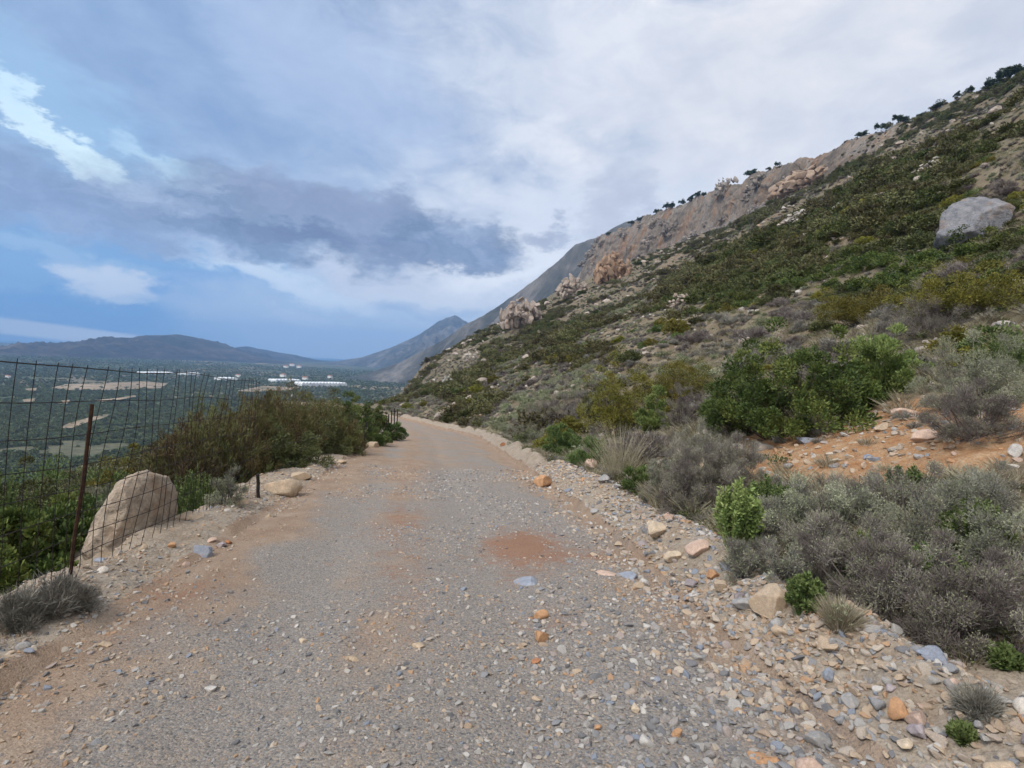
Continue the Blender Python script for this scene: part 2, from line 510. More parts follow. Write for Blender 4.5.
    c = g.mix(g.ss(of, 0.3, 0.6), c, os)
    gs = g.ramp(sm, [(0.3, (0.24, 0.18, 0.125)), (0.5, (0.31, 0.26, 0.205)), (0.72, (0.37, 0.325, 0.27))])
    gf = g.m('ADD', grv, g.m('MULTIPLY', g.m('SUBTRACT', sm, 0.5), 0.7))
    c = g.mix(g.ss(gf, 0.3, 0.7), c, gs)
    c = g.mix(1.0, c, g.ramp(fine, [(0.3, (0.62, 0.61, 0.6)), (0.5, (1, 1, 1)), (0.72, (1.3, 1.28, 1.25))]), 'MULTIPLY')
    g.put(bs.inputs['Base Color'], c)
    hh = g.m('ADD', g.m('MULTIPLY', sm, 0.25), g.m('MULTIPLY', fine, 0.03))
    hh = g.m('ADD', hh, g.m('MULTIPLY', g.m('MULTIPLY', g.noise(P, 0.35, 9, 0.72, 0.8), rocky), 9.0))
    bump(g, bs, hh, 0.7, 0.5)
    M['hill'] = m
    # valley floor --------------------------------------------------------
    m, g, bs = new_mat('valley_floor')
    P = g.n('ShaderNodeNewGeometry').outputs['Position']
    sp = g.n('ShaderNodeSeparateXYZ'); g.nt.links.new(P, sp.inputs[0])
    vo = g.n('ShaderNodeTexVoronoi'); vo.inputs['Scale'].default_value = 0.0085
    g.put(vo.inputs['Vector'], g.comb(sp.outputs[0], g.m('MULTIPLY', sp.outputs[1], 0.7), 0.0))
    ce = g.n('ShaderNodeSeparateColor'); g.nt.links.new(vo.outputs['Color'], ce.inputs[0])
    c = g.ramp(ce.outputs[0], [(0, (0.050, 0.072, 0.034)), (0.35, (0.075, 0.088, 0.045)), (0.55, (0.060, 0.075, 0.036)), (0.72, (0.14, 0.125, 0.08)), (0.84, (0.10, 0.10, 0.06)), (0.95, (0.27, 0.22, 0.15))], 'CONSTANT')
    n = g.noise(P, 0.011, 8, 0.65, 0.4)
    c = g.mix(g.ss(n, 0.5, 0.62), c, (0.055, 0.075, 0.036))
    c = g.mix(g.ss(n, 0.66, 0.72), c, (0.25, 0.20, 0.14))
    dots = g.noise(P, 0.16, 4, 0.6)
    c = g.mix(1.0, c, g.ramp(dots, [(0.35, (0.6, 0.62, 0.6)), (0.5, (1, 1, 1)), (0.66, (1.35, 1.3, 1.2))]), 'MULTIPLY')
    g.put(bs.inputs['Base Color'], c)
    M['valley'] = m
    # far mountains
    for nm, stops in (('far_mountain', [(0.3, (0.035, 0.042, 0.036)), (0.5, (0.075, 0.074, 0.068)), (0.66, (0.18, 0.165, 0.15))]),
                      ('far_hill', [(0.3, (0.022, 0.026, 0.022)), (0.5, (0.044, 0.040, 0.036)), (0.72, (0.12, 0.10, 0.085))])):
        m, g, bs = new_mat(nm)
        P = g.n('ShaderNodeNewGeometry').outputs['Position']
        c = g.ramp(g.noise(P, 0.0045, 9, 0.68, 0.6), stops)
        d = g.noise(P, 0.03, 6, 0.7)
        c = g.mix(1.0, c, g.ramp(d, [(0.3, (0.6, 0.62, 0.6)), (0.5, (1, 1, 1)), (0.7, (1.4, 1.36, 1.3))]), 'MULTIPLY')
        g.put(bs.inputs['Base Color'], c)
        M[nm] = m
    m, g, bs = new_mat('bare_earth')
    P = g.n('ShaderNodeNewGeometry').outputs['Position']
    g.put(bs.inputs['Base Color'], g.ramp(g.noise(P, 0.022, 9, 0.75), [(0.3, (0.10, 0.105, 0.06)), (0.44, (0.16, 0.14, 0.09)), (0.5, (0.27, 0.205, 0.135)), (0.7, (0.36, 0.30, 0.22))]))
    M['earth'] = m
    m, g, bs = new_mat('sea_water')
    bs.inputs['Base Color'].default_value = (0.05, 0.14, 0.25, 1)
    bs.inputs['Roughness'].default_value = 0.35
    M['sea'] = m


ground_mats()

# ------------------------------------------------------------------ terrain
ZP = -80.0
SL = -0.0962           # the road falls away from the camera


def road_x(y):
    y = np.asarray(y, float)
    t = np.clip(y, -60, 34)
    b = np.clip(y - 34, 0, 30)
    far = np.clip(y - 64, 0, None)
    return -0.173 * t - (0.173 * b + 0.5 * 0.028 * b * b) - np.minimum(far * 0.55, 90)


def road_z(y):
    y = np.asarray(y, float)
    t = np.clip(y, -60, 45)
    return SL * t + np.where(y > 45, -0.03 * np.clip(y - 45, 0, 300), 0.0)


YK = np.array([-60., 0, 4, 7, 14, 32, 50, 80, 400])
RW = np.array([2.2, 2.1, 2.35, 2.75, 3.2, 3.9, 4.2, 3.5, 3.0])
LW = np.array([2.1, 2.1, 2.1, 2.1, 2.05, 1.9, 1.9, 2.0, 2.0])


def at_y(px, py, y):
    p = CAMP + ray(px, py) * y
    return (p[0], p[2])


# hillside stations beyond the road: (x,z) of foot, low slope, mid slope, cliff foot, ridge, behind
ST_Y = [-60., 0, 25, 50, 80, 120, 180, 250, 350, 450, 600, 760, 1000, 1500]


def near_st(y):
    x0 = float(road_x(y)) + float(np.interp(y, YK, RW)) + 1.1
    z0 = float(road_z(y)) + 0.12
    return [(x0, z0), (x0 + 6, z0 + 2.7), (x0 + 25, z0 + 12.6), (x0 + 105, z0 + 66), (x0 + 130, z0 + 84), (x0 + 330, z0 + 60)]


ST = []
for y in ST_Y:
    if y <= 50:
        ST.append(near_st(y))
    elif y == 80:
        ST.append([(-20, -7.0), (-10, -3.0), (18, 10.5), (100, 60), (140, 86), (340, 60)])
    elif y == 120:
        ST.append([(-29, -10.5), (-15, -4.0), (28, 17), (118, 72), (150, 94), (350, 60)])
    elif y == 180:
        ST.append([(-42, -16), (-26, -3), (32, 24), (128, 82), (160, 104), (360, 60)])
    elif y == 250:
        ST.append([(-60, -26), (-41, 0.5), (30, 36), at_y(832, 186, y), at_y(852, 141, y), (390, 60)])
    elif y == 350:
        ST.append([(-82, -38), (-36, 14), (25, 50), at_y(722, 232, y), at_y(742, 180, y), (390, 60)])
    elif y == 450:
        ST.append([(-105, -52), at_y(478, 340, y), at_y(556, 306, y), at_y(645, 266, y), at_y(668, 208, y), (390, 60)])
    elif y == 600:
        ST.append([(-140, -66), at_y(470, 352, y), at_y(520, 330, y), at_y(575, 292, y), at_y(600, 238, y), (390, 60)])
    elif y == 760:
        ST.append([(-180, -76), (-80, -60), (-20, -20), (40, 60), (80, 110), (390, 40)])
    elif y == 1000:
        ST.append([(-260, -79), (-160, -70), (-60, -40), (20, 0), (90, 40), (390, 20)])
    else:
        ST.append([(-400, -80), (-300, -80), (-100, -78), (20, -75), (90, -70), (390, -70)])
ST = np.array(ST)     # station, column, (x,z)


def terrain(x, y, fine=True):
    x = np.asarray(x, float); y = np.asarray(y, float)
    x, y = np.broadcast_arrays(x, y)
    xc = road_x(y); zr = road_z(y)
    v = x - xc
    lw = np.interp(y, YK, LW); rw = np.interp(y, YK, RW)
    z = np.full(x.shape, ZP)
    # road bed
    zroad = zr - 0.05 * np.clip(np.abs(v) - 1.2, 0, 2) ** 2 * 0.4
    zroad = zroad - 0.035 * np.exp(-((v - 0.75) / 0.35) ** 2) - 0.035 * np.exp(-((v + 0.85) / 0.35) ** 2)
    # left: low soil shoulder, then the drop to the valley
    e = -lw - v + 0.55 * fbm(x / .8, y / .8, 171, 4) * (y < 60) + .1
    zl = zr + 0.10 * sstep(e, 0, 0.5) - 0.75 * sstep(e, 0.65, 2.2) - 0.42 * np.clip(e - 1.2, 0, 22) - 0.36 * np.clip(e - 23.2, 0, 400)
    zl = np.maximum(zl, ZP + 0.0 * zl)
    # right: stations
    k = np.clip(np.searchsorted(ST_Y, y, side='right') - 1, 0, len(ST_Y) - 2)
    SY = np.array(ST_Y)
    t = np.clip((y - SY[k]) / (SY[k + 1] - SY[k]), 0, 1)
    cx = ST[k, :, 0] * (1 - t)[..., None] + ST[k + 1, :, 0] * t[..., None]
    cz = ST[k, :, 1] * (1 - t)[..., None] + ST[k + 1, :, 1] * t[..., None]
    cx[..., 0] = np.where(y <= 50, xc + rw + 1.1, cx[..., 0])
    cz[..., 0] = np.where(y <= 50, zr + 0.12, cz[..., 0])
    zh = cz[..., 0].copy()
    for c in range(5):
        w = np.maximum(cx[..., c + 1] - cx[..., c], 0.01)
        s = np.clip((x - cx[..., c]) / w, 0, 1)
        zh = zh + s * (cz[..., c + 1] - cz[..., c])
    below = np.clip(cx[..., 0] - x, 0, None)
    berm = 0.26 * np.exp(-((v - rw - 0.55 - .25 * fbm(y / 1.3, x * 0 + 2.2, 181, 3)) / 0.42) ** 2) * (1 + 1.1 * fbm(y / .9, x / .9, 183, 3))
    zfoot = zr + 0.12 * sstep(v, rw, rw + 1.1) + berm
    zright = np.where(x > cx[..., 0], zh + berm, zfoot)
    # hillside relief
    d = np.clip(x - cx[..., 0], 0, None)
    amp = np.clip(d * 0.10, 0, 1) * (1 + np.clip(d / 40, 0, 3))
    rel = amp * (0.9 * fbm(x / 9, y / 9, 3, 4) + 0.35 * fbm(x / 2.2, y / 2.2, 8, 3))
    cl = sstep(x, cx[..., 3] - 25, cx[..., 3]) * sstep(y, 150, 300) * (y < 900)
    rel = rel + cl * (3 * fbm(x / 26, y / 40, 21, 3, 0.55) + 2 * fbm(x / 6, y / 9, 25, 3, 0.6))
    far = sstep(y, 60, 200) * sstep(d, 2, 40)
    rel = rel + far * (5.0 - 3.5 * cl) * fbm(x / 32, y / 45, 12, 4)
    zright = zright + rel
    # far foot: falls to the valley instead of carrying a road
    zright = np.where((y > 55) & (x < cx[..., 0]), cz[..., 0] - 0.45 * below, zright)
    nearz = np.where(v < -lw, zl, np.where(v > rw, zright, zroad))
    farz = np.maximum(zright, ZP)
    zz = np.where(y <= 52, nearz, 0)
    tt = sstep(y, 46, 62)
    # beyond the bend: terrace cut into the foot of the spur
    near2 = np.where(v < -lw, zl, np.where(v > rw, np.maximum(zfoot, zright), zroad))
    farall = np.where(v < -lw, np.maximum(np.minimum(zl, zr), farz - 400), near2)
    z = np.where(y <= 46, nearz, nearz * (1 - tt) + farall * tt)
    cut = sstep(y, 70, 110)
    z = z * (1 - cut) + np.maximum(np.where(x > cx[..., 0], zright, cz[..., 0] - 0.45 * below), ZP) * cut
    z = np.maximum(z, ZP)
    # relief on the left slope and small relief everywhere near
    ls = np.clip(e - 1.0, 0, 40) * (e > 0)
    z = z + np.where(z > ZP + 2, np.clip(ls * 0.1, 0, 1.2) * fbm(x / 6, y / 6, 31, 4), 0)
    if fine:
        nr = np.clip(1 - np.hypot(x, y) / 60, 0, 1)
        onroad = (np.abs(v) < 2.6)
        z = z + nr * (0.03 * fbm(x / 0.9, y / 0.9, 41, 4) + np.where(onroad, 0.014, 0.07) * fbm(x * 3.4 + y * 2.3, y * 3.4 - x * 2.3, 51, 3))
    z = z + np.where(z < ZP + 1.5, 1.2 * fbm(x / 160, y / 160, 61, 3), 0)
    return z


def hit(px, py, ymax=3000):
    d = ray(px, py)
    ys = np.geomspace(1.2, ymax, 2500)
    zt = terrain(d[0] * ys, ys)
    zr_ = CZ + d[2] * ys
    i = np.argmax(zt >= zr_)
    if zt[i] < zr_[i]:
        return None
    y0, y1 = (ys[i - 1], ys[i]) if i else (ys[0], ys[0])
    a = zr_[max(i - 1, 0)] - zt[max(i - 1, 0)]; b = zt[i] - zr_[i]
    y = y0 + (y1 - y0) * a / max(a + b, 1e-9)
    x = d[0] * y
    return np.array([x, y, float(terrain(np.array([x]), np.array([y]))[0])])


def gz(x, y):
    return float(terrain(np.array([x]), np.array([y]))[0])


def steps(a0, grow, end):
    r = [0.0]
    while r[-1] < end:
        r.append(r[-1] + max(a0, grow * r[-1]))
    return np.array(r)


def ellipse_px(px, py, rx, ry, X, Y):
    """soft world-space ellipse standing where the pixel meets the ground"""
    p = hit(px, py)
    q = hit(px, py + ry)
    ly = max(abs(p[1] - q[1]), 0.05)
    lx = rx / F * p[1]
    return np.exp(-(((X - p[0] - (Y - p[1]) * p[0] / p[1]) / lx) ** 2 + ((Y - p[1]) / ly) ** 2) * 1.0)


def build_ground():
    yy = steps(0.06, 0.0105, 8700) + 1.0
    yb = -steps(0.4, 0.2, 58)[::-1] + 0.95
    ys = np.concatenate([yb, yy])
    vp = steps(0.06, 0.0135, 2200)
    vm = -steps(0.06, 0.024, 12000)[1:][::-1]
    vs = np.concatenate([vm, vp])
    Y = np.repeat(ys[:, None], len(vs), 1)
    X = road_x(Y) + vs[None, :]
    Z = terrain(X, Y)
    ny, nv = X.shape
    V = np.stack([X, Y, Z], -1).reshape(-1, 3)
    idx = np.arange(ny * nv).reshape(ny, nv)
    Q = np.stack([idx[:-1, :-1], idx[:-1, 1:], idx[1:, 1:], idx[1:, :-1]], -1).reshape(-1, 4)
    xf, yf = X.ravel(), Y.ravel()
    vv = np.repeat(vs[None, :], ny, 0).ravel()
    lw = np.interp(yf, YK, LW); rw = np.interp(yf, YK, RW)
    red = ellipse_px(523, 545, 44, 27, xf, yf) * 1.35 + 0.55 * ellipse_px(400, 520, 34, 40, xf, yf) + 0.35 * ellipse_px(405, 590, 34, 55, xf, yf) + 0.4 * ellipse_px(415, 470, 30, 22, xf, yf)
    red = red + 0.45 * ellipse_px(590, 555, 30, 10, xf, yf) + 0.5 * ellipse_px(545, 622, 34, 20, xf, yf) + 0.5 * ellipse_px(170, 590, 70, 26, xf, yf)
    dirt = sstep(-vv, lw - 0.9, lw + 0.1) * 1.0 + sstep(vv, rw - 1.0, rw + 0.1) * 0.85 + 0.35 * np.exp(-((vv + 0.25) / 0.35) ** 2)
    dirt = dirt - 0.13 + 0.45 * sstep(yf, 7, 18) + 0.45 * np.exp(-((vv + 1.5) / 0.55) ** 2) - 0.35 * np.exp(-((vv - 0.9) / 0.6) ** 2) * (1 - sstep(yf, 6, 12))
    ora = 1.3 * ellipse_px(850, 437, 115, 40, xf, yf) + 1.2 * ellipse_px(960, 440, 110, 42, xf, yf) + 0.9 * ellipse_px(760, 445, 50, 20, xf, yf)
    ora = ora + 0.55 * ellipse_px(850, 625, 60, 26, xf, yf)
    # rockiness: cliffs under the ridge and broken ground on the spur
    k = np.clip(np.searchsorted(ST_Y, yf, side='right') - 1, 0, len(ST_Y) - 2)
    SY = np.array(ST_Y)
    t = np.clip((yf - SY[k]) / (SY[k + 1] - SY[k]), 0, 1)
    cfx = ST[k, 3, 0] * (1 - t) + ST[k + 1, 3, 0] * t
    rocky = sstep(xf, cfx - 22, cfx - 2) * sstep(yf, 170, 320) * 0.9 + 0.28 * sstep(yf, 40, 130)
    grv = np.exp(-np.clip(vv - rw - 0.75, 0, None) ** 2 / 0.45) * (vv > 0) + np.exp(-np.clip(-vv - lw - 0.9, 0, None) ** 2 / 0.6) * (vv < 0)
    grv = grv * (yf < 60)
    lat = vv / np.where(vv > 0, rw, lw)
    A = {'lat': lat, 'red': red, 'dirt': dirt, 'orange': ora, 'rocky': rocky, 'grv': grv}
    cy = yf[Q].mean(1); cv = vv[Q].mean(1); cz = V[Q, 2].mean(1)
    clw = np.interp(cy, YK, LW); crw = np.interp(cy, YK, RW)
    is_road = (cv > -clw - 0.05) & (cv < crw + 0.05) & (cy < 75)
    is_plain = (cz < ZP + 3)
    is_hill = ~is_road & ~is_plain
    for nm, mk, mat, an in (('road', is_road, M['road'], ('lat', 'red', 'dirt')), ('hillside', is_hill, M['hill'], ('orange', 'rocky', 'grv')), ('valley_ground', is_plain, M['valley'], ())):
        q = Q[mk]
        u, inv = np.unique(q, return_inverse=True)
        struct(mesh_obj(nm, V[u], inv.reshape(-1, 4).astype(np.int32), mat, smooth=True, attrs={a: ('POINT', A[a][u]) for a in an}))


build_ground()


def ridge(name, pts, y0, run_f, run_b, mat, base=ZP, nl=240, ns=90, amp=0.12, p=1.15, seed=0, dirx=0.0):
    """a mountain: its crest follows the given skyline at its own distance and falls to the plain on both sides"""
    C = []
    for a in pts:
        px, py = a[:2]
        yy = a[2] if len(a) > 2 else y0
        C.append(CAMP + ray(px, py) * yy)
    C = np.array(C)
    L = np.concatenate([[0], np.cumsum(np.linalg.norm(np.diff(C, axis=0), axis=1))])
    t = np.linspace(0, L[-1], nl)
    cr = np.stack([np.interp(t, L, C[:, k]) for k in range(3)], -1)
    s = np.linspace(-1, 1, ns * 2 + 1)
    hgt = cr[:, None, 2] - base
    fall = (1 - np.abs(s)[None, :]) ** p
    run = np.where(s < 0, run_f, run_b)[None, :]
    hs = np.clip(hgt / hgt.max(), 0.25, 1)
    Xx = cr[:, None, 0] + dirx * s[None, :] * run * hs
    Yy = cr[:, None, 1] + s[None, :] * run * hs
    sc = hgt.max() * 1.1
    nz = fbm(Xx / sc, Yy / sc, seed, 6, 0.55) + 0.6 * (0.5 - np.abs(2 * fbm(Xx / sc * 1.7, Yy / sc * 1.7, seed + 9, 4)))
    Z = base - 2 + hgt * fall + hgt * amp * nz * (1 - fall ** 6) * np.clip((1 - np.abs(s)[None, :]) * 5, 0, 1) + hgt * amp * 0.06 * fbm(Xx / sc * 14, Yy / sc * 14, seed + 2, 3) * np.clip((1 - np.abs(s)[None, :]) * 5, 0, 1)
    Z = Z + hgt * amp * (.55 * (.35 - np.abs(2 * fbm(Xx / sc * 3.5, Yy / sc * 3.5, seed + 21, 5, .6)))) * (1 - fall ** 4) * np.clip((1 - np.abs(s)[None, :]) * 5, 0, 1)
    V = np.stack([Xx, Yy, Z], -1).reshape(-1, 3)
    idx = np.arange(V.shape[0]).reshape(nl, -1)
    Q = np.stack([idx[:-1, :-1], idx[1:, :-1], idx[1:, 1:], idx[:-1, 1:]], -1).reshape(-1, 4)
    return struct(mesh_obj(name, V, Q, mat, smooth=True))


ridge('hills', [(-160, 352), (-60, 346), (0, 347), (40, 344), (90, 342), (120, 340), (150, 336), (178, 334), (195, 337), (222, 346), (252, 356), (280, 361), (300, 366)], 3600, 1500, 1500, M['far_hill'], seed=4, amp=0.28)
ridge('hills', [(215, 357), (232, 349), (246, 346), (262, 350), (290, 354), (318, 360), (345, 369)], 5200, 1600, 1500, M['far_hill'], seed=14, amp=0.22)
ridge('mountain', [(300, 366), (330, 362), (362, 357), (392, 347), (420, 334), (440, 320), (455, 315), (466, 321), (480, 334), (520, 352), (580, 362)], 4400, 1500, 1500, M['far_mountain'], seed=24, amp=0.28, nl=260)
ridge('mountain', [(318, 384, 2000), (360, 375, 1950), (400, 362, 1880), (432, 345, 1780), (463, 328, 1680), (500, 304, 1580), (545, 272, 1450), (575, 244, 1350), (590, 238, 1300), (640, 215, 1250), (760, 190, 1200)], 1600, 520, 700, M['far_mountain'], seed=34, amp=0.3, nl=300, dirx=0.35)


def sheet(name, poly, z, mat):
    V = [(x, y, z) for x, y in poly]
    return struct(mesh_obj(name, V, [tuple(range(len(V)))], mat))


sheet('sea', [(-12000, 6000), (5000, 6000), (6000, 8900), (-12500, 8900)], ZP - 1.0 + 6.0, M['sea'])


def on_plain(px, py, z=ZP):
    d = ray(px, py)
    y = (z - CZ) / d[2]
    return d[0] * y, y


FIELDS = []
for i, (nm, pp) in enumerate((
        ('bare_field', [(50, 389), (66, 385), (100, 384), (140, 382), (168, 384), (160, 389), (110, 391), (70, 391)]),
        ('bare_field', [(22, 401), (36, 399), (34, 403), (24, 403)]),
        ('bare_field', [(60, 402), (70, 401), (68, 405), (58, 405)]),
        ('dirt_track', [(60, 430), (66, 426), (86, 420), (104, 416), (110, 416), (106, 419), (88, 424), (72, 430)]),
        ('dirt_track', [(100, 401), (120, 399), (136, 396), (136, 398), (120, 401), (102, 403)]),
        ('bare_field', [(25, 390), (37, 389), (36, 392), (26, 392)]),
        ('bare_field', [(236, 392), (262, 387), (300, 388), (290, 391), (250, 393)]),
)):
    FIELDS.append(np.array([on_plain(*q) for q in pp]))
    sheet(nm, [on_plain(*q) for q in pp], ZP + 1.6 + 0.1 * i, M['earth'])

def cliff_face():
    """broken rock wall under the ridge: a fine curtain pushed out and cracked by ridged noise"""
    ys = np.linspace(205, 640, 330)
    ts = np.linspace(-.12, 1.06, 64)
    SY = np.array(ST_Y)
    k = np.clip(np.searchsorted(SY, ys, side='right') - 1, 0, len(SY) - 2)
    t = np.clip((ys - SY[k]) / (SY[k + 1] - SY[k]), 0, 1)
    A = ST[k, 3] * (1 - t)[:, None] + ST[k + 1, 3] * t[:, None]
    B = ST[k, 4] * (1 - t)[:, None] + ST[k + 1, 4] * t[:, None]
    X = A[:, None, 0] + (B - A)[:, None, 0] * ts[None, :]
    Y = np.repeat(ys[:, None], len(ts), 1)
    Z = A[:, None, 1] + (B - A)[:, None, 1] * ts[None, :]
    Z0 = terrain(X, Y, False)
    hgt = np.maximum((B - A)[:, None, 1], 4)
    prof = np.sin(np.clip((ts[None, :] + .12) / 1.18, 0, 1) * math.pi) ** .8
    s_ = Y + Z * .35
    rel = 5.5 * (.42 - np.abs(2 * fbm(s_ / 34, Z / 46, 201, 3))) + 4.0 * (.3 - np.abs(2 * fbm(s_ / 11, Z / 20, 205, 4, .6))) + 2.2 * fbm(s_ / 4.2, Z / 6, 209, 4, .6) + 1.6 * fbm(s_ / 30, Z / 2.6, 213, 2)
    fade = sstep(Y, 205, 260) * (1 - sstep(Y, 600, 640))
    out = np.maximum(1.4 + rel, .1) * prof * fade - 1.4 * (1 - prof) - 3.0 * (1 - fade)
    V = np.stack([X - out * .72, Y - out * .28, np.maximum(Z, Z0 - 1) * 0 + Z0 + out * .18], -1).reshape(-1, 3)
    idx = np.arange(len(V)).reshape(len(ys), -1)
    Q = np.stack([idx[:-1, :-1], idx[1:, :-1], idx[1:, 1:], idx[:-1, 1:]], -1).reshape(-1, 4)
    struct(mesh_obj('cliff', V, Q, M['cliff']))


m, g, bs = new_mat('cliff_rock')
P = g.n('ShaderNodeNewGeometry').outputs['Position']
mp = g.n('ShaderNodeMapping'); mp.inputs['Scale'].default_value = (1, 1, .35)
g.put(mp.inputs[0], P)
c = g.ramp(g.noise(mp.outputs[0], .05, 9, .68, .8), [(.3, (.105, .095, .085)), (.45, (.18, .155, .132)), (.53, (.225, .185, .15)), (.60, (.25, .155, .10)), (.68, (.225, .18, .145)), (.76, (.28, .25, .225))])
c = g.mix(1.0, c, g.ramp(g.noise(mp.outputs[0], .5, 8, .72, .4), [(.3, (.6, .6, .6)), (.5, (1, 1, 1)), (.7, (1.35, 1.33, 1.3))]), 'MULTIPLY')
g.put(bs.inputs['Base Color'], c)
bump(g, bs, g.noise(mp.outputs[0], .35, 9, .75, .5), .8, 2.5)
M['cliff'] = m
cliff_face()

# haze: the air between here and the mountains
mh = bpy.data.materials.new('haze_air')
mh.use_nodes = True
g = NT(mh.node_tree)
_o = g.n('ShaderNodeOutputMaterial')
_v = g.n('ShaderNodeVolumePrincipled')
_v.inputs['Color'].default_value = (0.28, 0.55, 1.0, 1)
_v.inputs['Density'].default_value = 0.000135
_v.inputs['Anisotropy'].default_value = 0.0
g.nt.links.new(_v.outputs[0], _o.inputs['Volume'])
x0, x1, y0, y1, z0, z1 = -13000, 8000, -200, 9000, ZP - 8, 400
hv = [(x0, y0, z0), (x1, y0, z0), (x1, y1, z0), (x0, y1, z0), (x0, y0, z1), (x1, y0, z1), (x1, y1, z1), (x0, y1, z1)]
hz = mesh_obj('haze', hv, [(3, 2, 1, 0), (4, 5, 6, 7), (0, 1, 5, 4), (1, 2, 6, 5), (2, 3, 7, 6), (3, 0, 4, 7)], mh)
tag(hz, 'thin blue haze hanging over the valley and the far mountains', 'haze', kind='stuff')


# ------------------------------------------------------------------ rocks
def ico(sub):
    import bmesh
    b = bmesh.new()
    bmesh.ops.create_icosphere(b, subdivisions=sub, radius=1)
    V = np.array([v.co for v in b.verts]); Fc = np.array([[v.index for v in f.verts] for f in b.faces], np.int32)
    b.free()
    return V, Fc


ICO = {k: ico(k) for k in (1, 2, 3, 4, 5)}


def n3(P, s, f):
    return (vn(P[:, 0] * f + P[:, 2] * 0.7 * f, P[:, 1] * f + 3.1, s) + vn(P[:, 1] * f - 5.2, P[:, 2] * f + P[:, 0] * 0.6 * f, s + 5) + vn(P[:, 2] * f + 9.7, P[:, 0] * f - P[:, 1] * 0.5 * f, s + 11)) / 1.5


def rock_geo(seed, sub, dims=(1, 1, 0.7), cuts=9, rough=0.1, depth=(0.62, 0.95)):
    r = np.random.default_rng(seed)
    V, Fc = ICO[sub]
    V = V.copy()
    for k in range(cuts):
        n = r.normal(size=3); n /= np.linalg.norm(n)
        d = r.uniform(*depth)
        e = V @ n - d
        V = V - np.outer(np.clip(e, 0, None), n)
    V = V + V * (n3(V, seed, 1.7) * rough * 1.3)[:, None]
    if sub >= 3:
        V = V + V * (n3(V, seed + 3, 4.5) * rough * 0.55 + n3(V, seed + 4, 10) * rough * 0.3)[:, None]
    if sub >= 5:
        V = V + V * ((np.abs(n3(V, seed + 6, 6)) - 0.15) * rough * 0.6 + n3(V, seed + 8, 26) * rough * 0.12)[:, None]
    V = V / np.abs(V).max(0) * np.array(dims) * 0.5
    return V, Fc


def rock(name, seed, sub, dims, mat, color, loc, rot=(0, 0, 0), sink=0.25, link=True, **kw):
    V, Fc = rock_geo(seed, sub, dims, **kw)
    o = mesh_obj(name, V, Fc, mat, smooth=False, link=link)
    o.color = (*color, 1)
    o.location = (loc[0], loc[1], loc[2] + dims[2] * (0.5 - sink))
    o.rotation_euler = rot
    return o


COLS = dict(orange=(0.42, 0.245, 0.135), cream=(0.50, 0.41, 0.305), blue=(0.25, 0.275, 0.325), grey=(0.31, 0.305, 0.30), mauve=(0.33, 0.29, 0.30), tan=(0.42, 0.33, 0.24), pale=(0.50, 0.46, 0.41), rust=(0.36, 0.17, 0.09), dark=(0.15, 0.14, 0.15), pink=(0.50, 0.37, 0.30), white=(0.45, 0.43, 0.40))

# the left boulder beside the fence, and its neighbours
def hull_rock(name, outline, y, depth, mat, color, seed):
    """a boulder: convex hull of its measured silhouette at its own distance, with a bulging front and a smaller back"""
    import bmesh
    P = []
    yo = [y + (q[0] - 60) * .0085 for q in outline]
    c = np.mean([CAMP + ray(*q) * yq for q, yq in zip(outline, yo)], axis=0)
    for q, yq in zip(outline, yo):
        w = CAMP + ray(*q) * yq
        P.append(w)
        P.append(c + (w - c) * 0.62 + np.array([0.02, -depth * .36, -0.02]))
        P.append(c + (w - c) * 0.8 + np.array([-0.05, depth * .45, 0.02]))
    b = bmesh.new()
    for w in P:
        b.verts.new(Vector(w - c))
    res = bmesh.ops.convex_hull(b, input=b.verts[:])
    bmesh.ops.delete(b, geom=[v for v in b.verts if not v.link_faces], context='VERTS')
    bmesh.ops.triangulate(b, faces=b.faces[:])
    for _ in range(6):
        bmesh.ops.subdivide_edges(b, edges=[e_ for e_ in b.edges if e_.calc_length() > .03], cuts=1, use_grid_fill=False)
        bmesh.ops.triangulate(b, faces=b.faces[:])
    V = np.array([v.co for v in b.verts]); Fc = np.array([[v.index for v in f.verts] for f in b.faces], np.int32)
    b.free()
    # break the faces along random planes, then roughen
    r = np.random.default_rng(seed)
    for k in range(16):
        n = np.array([r.normal(0, .55), -1.0, r.normal(.15, .45)]); n /= np.linalg.norm(n)
        d = np.quantile(V @ n, r.uniform(.86, .98))
        V = V - np.outer(np.clip(V @ n - d, 0, None), n)
    N = V / np.linalg.norm(V, axis=1, keepdims=True)
    step = np.round(n3(V, seed + 1, 2.6) * 5) / 5
    V = V + N * (.07 * step - .05 * np.abs(n3(V, seed + 2, 5.0)) + .022 * n3(V, seed + 4, 13) + .013 * n3(V, seed + 7, 34) - .01)[:, None]
    o = mesh_obj(name, V, Fc, mat)
    o.color = (*color, 1)
    o.location = c
    return o


o = hull_rock('boulder', [(48, 590), (54, 552), (82, 514), (114, 486), (139, 470), (157, 475), (166, 492), (166, 528), (160, 550), (140, 566), (100, 580)], 5.1, .95, M['boulder'], (0.43, 0.355, 0.28), 77)
tag(o, 'big pale tan boulder behind the leaning rusty fence post', 'boulder')

